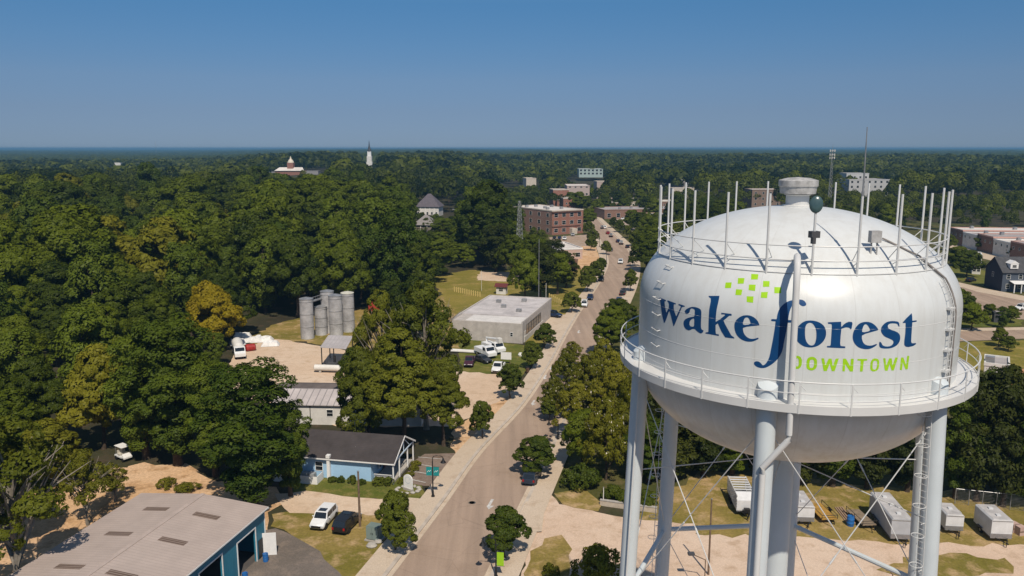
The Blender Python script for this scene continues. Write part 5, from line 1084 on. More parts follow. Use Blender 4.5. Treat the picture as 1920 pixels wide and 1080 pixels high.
# hip roofed white house up the slope and the grey roof below it
def hip(name, label, o, rz, L, D, E_, Rg, wall, roof, n):
    t = thing(name, label, 'house', (*o, 0), rz); m = MB(); m.box((L/2, D/2, E_/2), (L, D, E_)); m.build('wall', wall, t); e = .8; m = MB()
    v = [(-e, -e, E_-.1), (L+e, -e, E_-.1), (L+e, D+e, E_-.1), (-e, D+e, E_-.1), (D*.5, D/2, Rg), (L-D*.5, D/2, Rg)]; m.add(v, [(0, 1, 5, 4), (1, 2, 5), (2, 3, 4, 5), (3, 0, 4), (3, 2, 1, 0)]); m.build('roof', roof, t)
    for k in range(n): window(t, L*(k+.5)/n, 0, 1.3, 1.2, 1.8); m = MB(); m.box((L*(k+.02)/n, -.12, E_/2), (.3, .3, E_)); m.build('column', TRIMW, t) if k else None
    return t
hip('hip_roofed_house', 'white house with a steep dark hipped roof on the wooded slope', (-62.5, 520), R(-8), 15, 13, 6.4, 14.5, WALLW, mat('slate_hip', (.115, .10, .115), .8, var=.25), 5)
hip('grey_roof_house', 'house with a grey hipped roof peeping out below the white house', (-49, 398), R(-10), 10, 9, 6.2, 11.0, mat('dim_tan_wall', (.20, .17, .14), .8), mat('grey_hip', (.25, .23, .225), .8, var=.2), 3)
# church steeple and domed hall over the treetops
def at_far(px, d): a = ray(px, 300); k = d/a[1]; return a[0]*k, d
x, y = at_far(693, 950); z = lambda p: zat(x, y, p); t = thing('church', 'white church with a dark needle spire above the treetops', 'church', (x, y, 0))
m = MB(); m.box((0, 0, z(304)/2), (6.6, 6.6, z(304))); m.box((0, 0, (z(304)+z(293))/2), (5.6, 5.6, z(293)-z(304))); m.build('tower', WALLW, t); m = MB(); m.box((0, 0, (z(293)+z(284))/2), (4.2, 4.2, z(284)-z(293))); m.build('belfry', TRIMW, t)
m = MB(); m.lathe([(2.6, z(284)), (.9, z(275)), (.12, z(263))], 8); m.build('spire', mat('spire_dark', (.05, .055, .065), .6), t); m = MB(); m.box((0, 14, 7), (16, 26, 14)); m.build('nave', BRICK, t)
x, y = at_far(545, 980); t = thing('domed_hall', 'brick hall with a pale cupola above the treetops', 'hall', (x, y, 0)); m = MB(); m.box((0, 0, z(320)/2), (34, 16, z(320))); m.build('wall', BRICK, t)
m = MB(); m.solid([(-18, -9, z(320)), (18, -9, z(320)), (14, 0, z(314)), (-14, 0, z(314))], (0, 0, .2)); m.build('roof', ROOFW, t); m = MB(); m.box((0, 0, (z(318)+z(305))/2), (7.4, 7.4, z(305)-z(318))); m.build('drum', BRICK, t)
m = MB(); m.lathe([(3.9, z(305)), (3.7, z(303.5)), (2.4, z(300)), (1.1, z(298)), (.8, z(296)), (.1, z(292.5))], 12); m.build('cupola', mat('cream_cupola', (.62, .55, .44), .6), t, True)
block('hall_wing', 'pale gabled wing right of the domed brick hall', 'hall', (x+16, y-5), (x+34, y-5), 14, z(321), mat('wing_grey', (.25, .24, .235), .8), ROOFG, zb=0)
block('hall_wing', 'white gabled wing left of the domed brick hall', 'hall', (x-30, y-5), (x-12, y-5), 14, z(323), MATS['wing_grey'], ROOFG, zb=0)
block('bus_shelter', 'dark bus shelter standing beside the road far right', 'shelter', G(1863, 605), G(1881, 606), 2.0, 2.7, DARKGREY, ROOFG, parapet=.2)
# ------------------------------------------------------------------ vehicles
def paint(name, c, rough=.28): return mat('paint_'+name, c, rough, .0, var=.06, scale=3, spec=.5)
PW = paint('white', (.72, .72, .71)); PB = paint('black', (.012, .012, .014)); PN = paint('navy', (.012, .025, .07)); PP = paint('plum', (.06, .018, .03)); PG = paint('charcoal', (.04, .04, .042)); PS = paint('silver', (.42, .43, .44)); PRD = paint('red', (.3, .02, .02)); PD = paint('dark_blue', (.02, .03, .05))
SPEC = {  # length, width, height, sill of glass, hood end, windscreen top, roof end, tail glass end (fractions from the front)
 'suv': (4.7, 1.88, 1.72, 1.06, .235, .36, .90, .985), 'sedan': (4.7, 1.80, 1.44, .93, .27, .42, .74, .87), 'pickup': (5.6, 1.95, 1.85, 1.12, .25, .36, .55, .58), 'van': (5.6, 2.0, 2.3, 1.25, .14, .24, .985, .995)}
CACHE = {}
def make_vehicle(kind, pm):
    L, W, H, S_, h0, h1, r1, r2 = SPEC[kind]; x = lambda f: L/2-L*f; y = W/2; parts = []
    zb = .30; hood = S_-.10; nose = hood-.22
    prof = [(x(0), zb+.12), (x(0.005), .62), (x(.02), nose), (x(h0), hood+.06), (x(h0), S_)] if False else None
    # lower body: a lofted shell with rounded plan corners and wheel arches left open below
    st = [(0.0, zb+.14, nose-.12, .80), (.03, zb+.02, nose, .93), (.12, zb, nose+.13, .99), (h0, zb, S_-.03, 1.0), (h1, zb, S_, 1.0), (.6, zb, S_+.01, 1.0), (r1 if kind != 'pickup' else .8, zb, S_+.0, .99), (.96, zb+.04, S_-.02, .95), (1.0, zb+.16, S_-.10, .86)]
    def ring(f, z0, z1, wf):
        yy = y*wf; return [(x(f), -yy*.93, z0), (x(f), -yy, z0+.18), (x(f), -yy*1.0, (z0+z1)/2+.05), (x(f), -yy*.93, z1), (x(f), yy*.93, z1), (x(f), yy*1.0, (z0+z1)/2+.05), (x(f), yy, z0+.18), (x(f), yy*.93, z0)]
    def loft(rs):
        m = MB(); n = len(rs[0]); v = [p for r in rs for p in r]; fs = [(i*n+k, i*n+(k+1) % n, (i+1)*n+(k+1) % n, (i+1)*n+k) for i in range(len(rs)-1) for k in range(n)]
        fs += [tuple(range(n))[::-1], tuple((len(rs)-1)*n+k for k in range(n))]; m.add(v, fs); return m
    body = loft([ring(*s) for s in st]); ins = .80
    # greenhouse
    gh = [(x(h0+.015), .90, S_-.04), (x(h1), ins, H-.04), (x((h1+r1)/2), ins+.01, H), (x(r1), ins-.01, H-.05), (x(r2), .88, S_-.03)]
    rs = []
    for i, (gx, wf, z) in enumerate(gh):
        rs.append([(gx, -y*wf, z), (gx, y*wf, z)])
    v = []; m = body; o = len(m.v)
    t = [(gh[0][0], S_-.05), (gh[1][0], H-.04), (gh[2][0], H), (gh[3][0], H-.05), (gh[4][0], S_-.05)]
    base = .915
    pts = []
    for (gx, z), wf in zip(t, (base, ins, ins+.01, ins-.01, base)): pts += [(gx, -y*wf, z), (gx, y*wf, z)]
    bl = [(t[1][0], -y*base, S_-.05), (t[1][0], y*base, S_-.05), (t[3][0], -y*base, S_-.05), (t[3][0], y*base, S_-.05), (t[2][0], -y*base, S_-.05), (t[2][0], y*base, S_-.05)]
    m.add(pts+bl, [(0, 1, 3, 2), (2, 3, 5, 4), (4, 5, 7, 6), (6, 7, 9, 8), (0, 2, 10), (2, 4, 14, 10), (4, 6, 12, 14), (6, 8, 12), (1, 11, 3), (3, 11, 15, 5), (5, 15, 13, 7), (7, 13, 9)])
    if kind == 'pickup':
        m2 = MB(); bx0, bx1 = x(.61), x(.965); m2.box(((bx0+bx1)/2, 0, S_+.012), (bx0-bx1, W*.72, .02)); parts.append(('cargo_bed', m2, DARK, {}))
    b = m.build('body', pm, smooth=False, bevel=.035); b.data.polygons.foreach_set('use_smooth', [True]*len(b.data.polygons)); b.data.set_sharp_from_angle(angle=R(50)); parts.insert(0, ('body', b.data))
    def quad(name, mt, q, th):
        mm = MB(); q = [np.array(p, float) for p in q]; n = np.cross(q[1]-q[0], q[2]-q[0]); n /= np.linalg.norm(n); c = sum(q)/4
        ctr = np.array([0, 0, H*.6])
        if np.dot(n, c-ctr) < 0: n = -n
        mm.solid([p+n*.006 for p in q], n*th); ob = mm.build(name, mt); parts.append((name, ob.data)); bpy.data.objects.remove(ob)
    lerp = lambda a, b_, k: tuple(np.array(a)+(np.array(b_)-np.array(a))*k)
    def panel(a, b_, c, d, k0=.08, k1=.92, j0=.06, j1=.94):
        P = lambda u, v: lerp(lerp(a, b_, u), lerp(d, c, u), v); return [P(j0, k0), P(j1, k0), P(j1, k1), P(j0, k1)]
    quad('windscreen', GLASS, panel(pts[0], pts[1], pts[3], pts[2]), .008)
    quad('rear_window', GLASS, panel(pts[8], pts[9], pts[7], pts[6]), .008)
    for s in (0, 1):
        A0, A1, A2, A3, A4 = pts[0+s], pts[2+s], pts[4+s], pts[6+s], pts[8+s]; B1, B2, B3 = bl[0+s], bl[4+s], bl[2+s]
        B0 = lerp(A0, B1, .35); B4 = lerp(A4, B3, .45) if kind in ('sedan',) else B3
        quad('side_window', GLASS, panel(B0, B2, A2, A1, .10, .9, .05, .97), .008)
        if kind != 'pickup' or True: quad('side_window', GLASS, panel(B2, B4, A3, A2, .10, .9, .03, .93), .008)
    for s in (-1, 1):
        for nm, mt, f, z, wd in (('headlight', LAMPCLR, .012, nose-.10, .38), ('tail_lamp', LAMPRED, .993, S_-.22, .22)):
            mm = MB(); mm.box((x(f)+(.03 if f < .5 else -.03), s*y*(.66 if f < .5 else .74), z), (.10, wd, .17 if f < .5 else .3)); ob = mm.build(nm, mt, bevel=.02); parts.append((nm, ob.data)); bpy.data.objects.remove(ob)
        mm = MB(); mm.box((x(h1-.02), s*(y+.09), S_+.06), (.12, .2, .14)); ob = mm.build('mirror', pm, bevel=.03); parts.append(('mirror', ob.data)); bpy.data.objects.remove(ob)
    mm = MB(); mm.box((x(.0)+.02, 0, zb+.28), (.06, W*.62, .24)); ob = mm.build('grille', DARK); parts.append(('grille', ob.data)); bpy.data.objects.remove(ob)
    if kind == 'suv': mm = MB(); mm.box((x(.47), 0, H+.004), (.75, .95, .012)); ob = mm.build('sunroof', GLASS); parts.append(('sunroof', ob.data)); bpy.data.objects.remove(ob)
    wr = .345 if kind in ('suv', 'sedan') else .39; wm = MB(); wm.lathe([(wr*.55, -.11), (wr*.97, -.11), (wr, -.07), (wr, .07), (wr*.97, .11), (wr*.55, .11)], 20); ob = wm.build('tyre', RUBBER, smooth=True); tyre = ob.data; bpy.data.objects.remove(ob)
    wm = MB(); wm.lathe([(0, .085), (wr*.2, .10), (wr*.58, .09), (wr*.6, .0), (0, 0)], 14); ob = wm.build('rim', CHROME); rim = ob.data; bpy.data.objects.remove(ob)
    for f in (.18, .80 if kind != 'pickup' else .78):
        for s in (-1, 1): ar = MB(); ar.tube([(x(f), s*(y*.90), wr), (x(f), s*(y+.006), wr)], wr+.075, 18); ob = ar.build('wheel_arch', DARK); parts.append(('wheel_arch', ob.data)); bpy.data.objects.remove(ob)
    bpy.data.objects.remove(b)
    ex = [(p[0], p[1].build(p[0], p[2]).data) if len(p) == 4 else p for p in parts]
    for o in [o for o in col.objects if o.name.startswith('cargo_bed') and not o.parent]: bpy.data.objects.remove(o)
    return ex, tyre, rim, [(x(f), s*(y-.10), wr, s) for f in (.18, .80 if kind != 'pickup' else .78) for s in (-1, 1)]
def vehicle(kind, pm, front, rear, label, name='parked_car', cat='car', group=None, world=False):
    key = (kind, pm.name)
    if key not in CACHE: CACHE[key] = make_vehicle(kind, pm)
    parts, tyre, rim, wh = CACHE[key]; f = np.array(front if world else G(*front)); r = np.array(rear if world else G(*rear)); c = (f+r)/2; d = f-r
    t = thing(name, label, cat, (c[0], c[1], .1), math.atan2(d[1], d[0]), group)
    for nm, me in parts: o = bpy.data.objects.new(nm, me); col.objects.link(o); o.parent = t
    for (x, y, z, s) in wh:
        w_ = bpy.data.objects.new('wheel', tyre); col.objects.link(w_); w_.parent = t; w_.location = (x, y, z); w_.rotation_euler = (R(-90)*s, 0, 0)
        q = bpy.data.objects.new('rim', rim); col.objects.link(q); q.parent = w_
    return t
CARS = 'vehicles parked around the street'
for k, pm, f, r, lb in [
 ('suv', PW, (592, 999), (623, 964), 'white sport utility vehicle parked on the grass by the wooden pole'),
 ('suv', PB, (665, 975), (637, 1004), 'black hatchback parked beside the white vehicle at the wooden pole'),
 ('suv', PD, (1003, 891), (992, 912), 'dark car parked at the right kerb under the street tree'),
 ('pickup', PP, (875, 697), (886, 672), 'plum coloured pickup nosing out of the grass by the great tree'),
 ('sedan', PG, (915, 682), (894, 676), 'dark grey car between the plum pickup and the white trucks'),
 ('pickup', PW, (927, 705), (942, 686), 'white pickup parked at the sandy drive beside a street tree'),
 ('suv', PN, (1051, 596), (1024, 593), 'dark blue car parked across the side driveway of the garage'),
 ('suv', PW, (1093, 582), (1098, 568), 'white car parked at the left kerb past the garage'),
 ('sedan', PN, (1104, 568), (1109, 555), 'blue car parked at the left kerb behind the white one'),
 ('suv', PB, (1125, 533), (1129, 521), 'black car parked at the left kerb between street trees'),
 ('sedan', PG, (1170, 548), (1165, 558), 'dark car parked at the right kerb near the lone street tree'),
 ('suv', PB, (1164, 563), (1158, 575), 'black car parked at the right kerb before the dark round tree'),
 ('sedan', PB, (1175, 462), (1178, 468), 'nearest dark car in the angled row far up the right kerb'),
 ('suv', PG, (1163, 456), (1166, 461), 'second dark car in the angled row far up the right kerb'),
 ('sedan', PN, (1157, 452), (1160, 457), 'third car, navy, in the angled row far up the right kerb'),
 ('suv', PB, (1144, 442), (1147, 447), 'black car in the farther group of the right kerb row'),
 ('sedan', PRD, (1138, 437), (1141, 441), 'dark red car in the farther group of the right kerb row'),
 ('suv', PW, (1133, 427), (1135, 431), 'white car at the far end of the right kerb row'),
 ('suv', PB, (1128, 427), (1130, 431), 'black car at the far end of the right kerb row'),
 ('sedan', PB, (1039, 451), (1040, 446), 'black car parked before the brick building, leftmost'),
 ('sedan', PN, (1048, 451), (1050, 446), 'navy car parked before the brick building'),
 ('suv', PW, (1057, 453), (1060, 447), 'white car parked before the brick building'),
 ('sedan', PS, (1073, 445), (1075, 440), 'silver car parked near the entrance porch of the brick building'),
 ('suv', PW, (1165, 413), (1173, 412), 'white car on the paved lot right of the far street'),
 ('suv', PS, (1178, 415), (1186, 414), 'silver car on the paved lot right of the far street'),
 ('suv', PW, (1905, 583), (1925, 580), 'white car at the right edge of the picture before the townhouse'),
 ('suv', PW, (848, 396), (856, 394), 'white car before the white hip roofed house on the slope'),
 ('sedan', PB, (1825, 527), (1815, 529), 'dark car at the foot of the navy townhouse gable')]:
    vehicle(k, pm, f, r, lb, group=CARS)
vehicle('suv', PW, (1162, 499), (1165, 490), 'white car driving down the main street toward the tower', 'moving_car')
vehicle('sedan', PG, (1143, 475), (1147, 467), 'dark car coming down the main street by the far lamp post', 'moving_car')
# white utility trucks on the lawn and in the yard
def box_truck(front, rear, label, L=7.0, boom=False, mixer=False):
    f = np.array(G(*front)); r = np.array(G(*rear)); c = (f+r)/2; d = f-r; t = thing('utility_truck', label, 'truck', (c[0], c[1], .07), math.atan2(d[1], d[0]), 'white work trucks')
    m = MB(); m.solid([(L/2, -1.1, .6), (L/2+.02, -1.1, 1.35), (L/2-.75, -1.1, 1.6), (L/2-1.15, -1.1, 2.45), (L/2-2.4, -1.1, 2.5), (L/2-2.4, -1.1, .6)], (0, 2.2, 0)); m.build('cab', PW, t, bevel=.06)
    m = MB(); m.solid([(L/2-.80, -.95, 1.66), (L/2-.80, .95, 1.66), (L/2-1.12, .95, 2.36), (L/2-1.12, -.95, 2.36)], (.03, 0, .012)); m.build('windscreen', GLASS, t)
    for s in (-1, 1): m = MB(); m.box((L/2-1.75, s*1.105, 1.98), (.9, .03, .62)); m.build('side_window', GLASS, t)
    if mixer:
        m = MB(); m.tube([(L/2-2.6, 0, 1.7), (L/2-3.2, 0, 1.9), (-L/2+1.6, 0, 2.4), (-L/2+.2, 0, 2.7)], [.5, 1.05, 1.15, .45], 18); m.build('mixer_drum', WALLW, t, True)
    else:
        m = MB(); m.box((-1.2, 0, 1.3), (L-2.7, 2.2, 1.0)); m.build('service_body', PW, t, bevel=.05)
    if boom:
        m = MB(); m.tube([(-2.6, 0, 1.8), (-2.6, 0, 2.7), (1.6, 0, 3.2)], .22, 8); m.build('boom', PW, t); m = MB(); m.box((2.0, .2, 2.9), (1.1, 1.0, 1.1)); m.build('bucket', WALLW, t, bevel=.06)
    m = MB(); m.box((0, 0, .62), (L-.2, .9, .25)); m.build('chassis', DARK, t)
    for fx in (L/2-1.3, -L/2+1.3):
        for s in (-1, 1):
            q = MB(); q.tube([(fx, s*.78, .48), (fx, s*1.08, .48)], .48, 18); wo = q.build('wheel', RUBBER, t); q = MB(); q.tube([(fx, s*1.06, .48), (fx, s*1.10, .48)], .27, 12); q.build('rim', CHROME, wo)
    return t
box_truck((936, 664), (914, 656), 'white bucket truck with its boom folded, on the lawn', 6.6, boom=True)
box_truck((921, 673), (899, 664), 'white service truck beside the bucket truck on the lawn', 6.0)
box_truck((455, 683), (441, 652), 'white mixer truck at the left edge of the sandy yard', 8, mixer=True)
x, y = G(880, 663); t = thing('pole_stack', 'pale steel pole sections lying on the lawn behind the plum pickup', 'poles', (x, y, .1), R(-13))
for k in range(3): m = MB(); m.tube([(-4.2, k*.5, .3), (4.4, k*.5, .3)], .22, 10); m.build('pole_section', WALLW, t)
# ------------------------------------------------------------------ trailers in the tower lot
TRW = mat('trailer_white', (.62, .62, .62), .4, var=.14, scale=1.2, spec=.4); TRG = mat('trailer_grey', (.40, .41, .43), .45, var=.15, scale=.8); TRROOF = mat('trailer_roof', (.50, .48, .47), .6, var=.3, scale=.8)
def cargo_trailer(fpx, L, W, H, label, body=TRW, rz=None, vents=2):
    x, y = G(*fpx); t = thing('cargo_trailer', label, 'trailer', (x, y, .08), R(-4) if rz is None else rz, 'trailers in the tower lot'); z0 = .45
    m = MB(); m.solid([(-W/2, 0, z0), (W/2, 0, z0), (W/2, -.0, z0+.01), (W/2, 0, H-.12), (W/2-.12, 0, H), (-W/2+.12, 0, H), (-W/2, 0, H-.12)], (0, L, 0)); m.build('body', body, t, bevel=.03)
    m = MB(); m.box((0, L/2, H+.012), (W-.3, L-.1, .024)); ro = m.build('roof', TRROOF, t)
    for k in range(vents): m = MB(); m.box((0, L*(k+.6)/(vents+.2), H+.09), (.45, .45, .14)); m.build('vent', TRW, ro)
    m = MB(); m.box((0, -.02, z0+.3), (W-.06, .05, .55)); m.build('stone_guard', mat('tread_plate', (.33, .33, .34), .4, metal=.6, var=.2, scale=6), t)
    for s in (-1, 1): m = MB(); m.box((s*(W/2+.005), L/2, z0+.06), (.05, L-.04, .12)); m.build('side_rail', DARKGREY, t)
    m = MB(); m.box((W/2+.012, 1.2, z0+1.0), (.02, .8, 1.75)); m.build('side_door', body, t); m = MB(); m.box((0, -.012, H-.18), (W-.1, .03, .1)); m.build('front_trim', GALV, t)
    m = MB(); m.tube([(-.7, .1, .5), (0, -1.3, .5)], .05, 6); m.tube([(.7, .1, .5), (0, -1.3, .5)], .05, 6); m.tube([(0, -1.2, 0), (0, -1.2, .75)], .04, 6); m.box((0, -1.38, .53), (.12, .3, .12)); m.build('tongue', DARK, t)
    n = 2 if L > 4 else 1
    for s in (-1, 1):
        for k in range(n):
            yy = L*.58+k*.85; q = MB(); q.tube([(s*(W/2-.18), yy, .34), (s*(W/2+.04), yy, .34)], .34, 16); w_ = q.build('wheel', RUBBER, t); q = MB(); q.tube([(s*(W/2+.03), yy, .34), (s*(W/2+.06), yy, .34)], .17, 10); q.build('rim', CHROME, w_)
        m = MB(); m.box((s*(W/2+.07), L*.58+.42*(n-1), .76), (.2, .85*n+.2, .06)); m.build('mudguard', DARKGREY, t)
    return t
cargo_trailer((1689, 1019), 7.2, 2.35, 2.85, 'long grey enclosed trailer seen between the right tower legs', TRG, R(-5.7), 3)
cargo_trailer((1788, 1003), 3.2, 1.95, 2.4, 'small white enclosed trailer just right of the tower leg', TRW, R(-7), 1)
cargo_trailer((1876, 1018), 4.0, 2.3, 2.7, 'white enclosed trailer standing alone at the right edge', TRW, R(-5))
cargo_trailer((1508, 986), 4.4, 2.2, 2.4, 'white enclosed trailer half hidden behind the riser pipe')
def stock_trailer():
    x, y = G(1398, 968); t = thing('stock_trailer', 'long white slatted livestock trailer with an open ribbed top', 'trailer', (x, y, .08), R(-4.3), 'trailers in the tower lot'); W, L, H = 2.2, 6.0, 2.55
    m = MB(); m.box((0, L/2, .55), (W, L, .2)); m.build('deck', DARKGREY, t)
    for s in (-1, 1):
        m = MB()
        for z in (.95, 1.3, 1.65, 2.0): m.box((s*W/2, L/2, z), (.05, L, .2))
        m.box((s*W/2, L/2, H-.1), (.08, L, .2)); m.box((s*W/2, L/2, .72), (.06, L, .25)); sd = m.build('side_slats', TRW, t)
        for k in range(10): q = MB(); q.box((s*(W/2+.04), .2+k*(L-.4)/9, 1.6), (.05, .1, 1.9)); q.build('rib', TRW, sd)
    for k in range(7): m = MB(); m.box((0, 1.2+k*(L-1.6)/6, H-.02), (W, .28, .06)); m.build('roof_rib', TRW, t)
    m = MB(); m.solid([(-W/2, 0, .6), (W/2, 0, .6), (W/2, 0, 1.9), (-W/2, 0, 1.9)], (0, .1, 0)); m.solid([(-W/2, .02, 1.9), (W/2, .02, 1.9), (W/2, 1.0, H), (-W/2, 1.0, H)], (0, 0, .05)); m.build('nose', TRW, t)
    m = MB(); m.tube([(-.6, 0, .55), (0, -1.5, .55)], .06, 6); m.tube([(.6, 0, .55), (0, -1.5, .55)], .06, 6); m.tube([(0, -1.3, 0), (0, -1.3, 1.0)], .05, 6); m.box((0, -.5, .9), (.7, .5, .5)); m.build('tongue', DARK, t)
    for s in (-1, 1):
        for k in range(2): q = MB(); q.tube([(s*(W/2-.1), L*.55+k*.9, .36), (s*(W/2+.12), L*.55+k*.9, .36)], .36, 16); q.build('wheel', RUBBER, t)
stock_trailer()
def flat_trailer(fpx, L, W, label, load, rz=R(4)):
    x, y = G(*fpx); t = thing('flatbed_trailer', label, 'trailer', (x, y, .08), rz, 'trailers in the tower lot'); m = MB(); m.box((0, L/2, .55), (W, L, .12)); m.build('bed', load, t)
    m = MB()
    for s in (-1, 1): m.tube([(s*W/2, 0, .62), (s*W/2, 0, 1.05), (s*W/2, L, 1.05), (s*W/2, L, .62)], .04, 5); m.tube([(s*W/2, L*.5, .6), (s*W/2, L*.5, 1.05)], .035, 5)
    m.tube([(-W/2, 0, 1.05), (W/2, 0, 1.05)], .04, 5); m.build('side_rail', DARK, t); m = MB(); m.tube([(-.5, 0, .5), (0, -1.2, .5)], .05, 6); m.tube([(.5, 0, .5), (0, -1.2, .5)], .05, 6); m.build('tongue', DARK, t)
    for s in (-1, 1): q = MB(); q.tube([(s*(W/2+.03), L*.55, .33), (s*(W/2+.23), L*.55, .33)], .33, 16); q.build('wheel', RUBBER, t); q = MB(); q.box((s*(W/2+.13), L*.55, .74), (.24, .9, .05)); q.build('mudguard', DARK, t)
flat_trailer((1555, 983), 4.2, 1.9, 'black railed flatbed trailer with a yellow wooden deck', mat('yellow_planks', (.42, .24, .05), .8, var=.35, scale=2))
flat_trailer((1630, 994), 4.0, 1.7, 'black railed utility trailer next to the long grey trailer', mat('grey_planks', (.26, .2, .14), .85, var=.35, scale=2))
x, y = G(1594, 986); t = thing('barrel', 'bright blue barrel standing between the two flatbed trailers', 'barrel', (x, y, .05)); m = MB(); m.lathe([(0, 0), (.4, 0), (.42, .35), (.44, .38), (.42, .41), (.42, .8), (.44, .83), (.42, .86), (.38, 1.2), (0, 1.18)], 18); m.build('body', MATS['blue_plastic'], t, True); m = MB(); m.lathe([(0, 1.19), (.07, 1.19), (.07, 1.24), (0, 1.24)], 8, (.2, 0, 0)); m.build('bung', DARK, t)
A, Bv = G(1566, 953), G(1590, 984); t = thing('board_pile', 'pale boards lying on the grass between the flatbed trailers', 'boards', (*A, .06)); dx, dy = Bv[0]-A[0], Bv[1]-A[1]
for k in range(4): m = MB(); o_ = k*.28; m.tube([(o_, 0, .08+.02*k), (dx+o_, dy, .08+.02*k)], .09, 4); m.build('board', mat('pale_board', (.48, .33, .22), .85, var=.3), t)
for i, px in enumerate((1900, 1912)):
    x, y = G(px, 996+6*i); t = thing('crate', ['pink wooden crate beside the right hand white trailer', 'pale crate at the very right edge of the tower lot'][i], 'crate', (x, y, .05), .2); m = MB(); m.box((0, 0, .5), (.9, .9, 1.0)); m.build('box', mat('pink_crate', (.5, .35, .3), .8, var=.25), t)
    for k in (-1, 1): m = MB(); m.box((0, k*.46, .5), (.94, .05, .12)); m.build('batten', WOODPOLE, t)
# chain link fence behind the trailers
P0, P1 = np.array(G(1790, 945)), np.array(G(2000, 968)); t = thing('wire_fence', 'grey wire fence on posts behind the white trailers', 'fence', (P0[0], P0[1], 0)); d = P1-P0
for k in range(9): q = d*k/8; m = MB(); m.tube([(q[0], q[1], 0), (q[0], q[1], 2.1)], .05, 6); m.build('post', GALV, t)
m = MB()
for z in np.arange(.1, 2.05, .19): m.tube([(0, 0, z), (d[0], d[1], z)], .008, 3)
m.tube([(0, 0, 2.05), (d[0], d[1], 2.05)], .03, 5); m.build('wire', GALV, t)
# ------------------------------------------------------------------ lamps, poles, masts, signs
def street_lamp(px, py, toppy, label, toward, banner=None, bname=None, btext=None):
    x, y = G(px, py); h = zat(x, y, toppy); t = thing('street_lamp', label, 'street lamp', (x, y, .2), toward, 'black arm lamps along the street')
    m = MB(); m.lathe([(0, 0), (.24, 0), (.24, .12), (.14, .3), (.12, .8), (.085, .9), (.07, h-.7)], 14); m.build('pole', DARK, t, True)
    arc = [(0, 0, h-.75), (.0, 0, h-.35), (.18, 0, h-.08), (.55, 0, h), (1.0, 0, h), (1.3, 0, h-.12), (1.38, 0, h-.3)]; m = MB(); m.tube(arc, .05, 8); m.build('arm', DARK, t, True)
    m = MB(); m.lathe([(.05, h-.28), (.10, h-.34), (.14, h-.55), (.34, h-.82), (.36, h-.88), (.0, h-.86)], 18, (1.38, 0, 0)); s_ = m.build('lamp_shade', DARK, t, True); m = MB(); m.lathe([(0, h-.87), (.24, h-.875), (.2, h-.98), (0, h-1.02)], 14, (1.38, 0, 0)); m.build('lens', mat('frosted_lens', (.6, .6, .56), .3), s_, True)
    if banner:
        m = MB(); w_ = .72; m.box((-w_/2-.1 if banner[1] else w_/2+.1, 0, h-banner[2]), (w_, .03, banner[3])); b = m.build('banner', banner[0], t)
        sx = (-w_/2-.1 if banner[1] else w_/2+.1)
        for zz in (h-banner[2]+banner[3]/2+.03, h-banner[2]-banner[3]/2-.03): m = MB(); m.tube([(0, 0, zz), (sx*2, 0, zz)], .02, 6); m.build('banner_rod', DARK, t)
        return t, b, sx, h-banner[2]
    return t
TEAL = mat('teal_banner', (.01, .22, .22), .6, var=.1, scale=2); LIMEB = mat('lime_banner', (.28, .5, .015), .6, var=.1, scale=2); INK = mat('banner_white', (.75, .78, .75), .6)
t, b, sx, zb = street_lamp(812, 934, 857, 'black arm lamp with a teal banner at the parking lot', R(-5), (TEAL, False, 2.1, 1.15)); 
m = MB(); m.box((-.46, 0, zb), (.72, .03, 1.15)); m.build('banner', TEAL, t)
for s in (-1, 1): m = MB(); m.tube([(s*.46-.22, -.025, zb-.12), (s*.46-.05, -.025, zb+.1), (s*.46+.05, -.025, zb-.06), (s*.46+.22, -.025, zb+.16)], .035, 4); m.build('banner_mark', INK, t)
t, b, sx, zb = street_lamp(930, 1086, 1012, 'black arm lamp with a lime green banner over the road', R(172), (LIMEB, True, 2.3, 1.5))
m = MB(); m.box((sx, -.02, zb), (.10, .01, .8)); m.build('banner_mark', mat('banner_dark_lime', (.12, .3, .02), .6), t)
street_lamp(1137, 494, 459, 'black arm lamp at the sandy lot far up the left pavement', R(170)); street_lamp(1046, 826, 788, 'black arm lamp rising out of the olive thicket', R(180)); street_lamp(1124, 464, 440, 'farthest black arm lamp on the left pavement before the brick building', R(170))
def pole(px, py, toppy, r, mt, name, label, cat, arms=(), r1=None):
    x, y = G(px, py); h = zat(x, y, toppy); t = thing(name, label, cat, (x, y, 0)); m = MB(); m.tube([(0, 0, -.1), (0, 0, h)], [r, r1 or r*.7], 10); m.build('pole', mt, t, True)
    for (z, w_) in arms: m = MB(); m.box((0, 0, h-z), (w_, .14, .12)); m.build('cross_arm', mt, t)
    m = MB(); m.lathe([(0, h), (r*.9, h), (r*.9, h+.06), (0, h+.1)], 8); m.build('cap', GALV, t); return t, h
pole(675, 988, 884, .15, WOODPOLE, 'utility_pole', 'bare wooden pole beside the black hatchback', 'pole')
pole(1010, 592, 449, .10, GALV, 'flagpole', 'tall thin grey pole on the mown field beside the garage', 'pole'); pole(1023.5, 584, 531, .08, WALLW, 'flagpole', 'short pale pole right of the tall thin pole on the field', 'pole')
pole(903, 545, 507, .07, WALLW, 'flagpole', 'pale pole at the far left of the mown field by the bare plot', 'pole'); pole(842, 399, 362, .16, WOODPOLE, 'utility_pole', 'pole with a cross arm by the white hip roofed house', 'pole', ((.8, 2.4),))
pole(458, 716, 691, .07, DARK, 'post', 'dark post at the left corner of the sandy yard', 'post'); pole(512, 706, 692, .06, GALV, 'post', 'thin post at the near edge of the sandy yard', 'post')
pole(1328, 1078, 936, .11, WOODPOLE, 'utility_pole', 'thin dark pole between the left and front tower legs', 'pole')
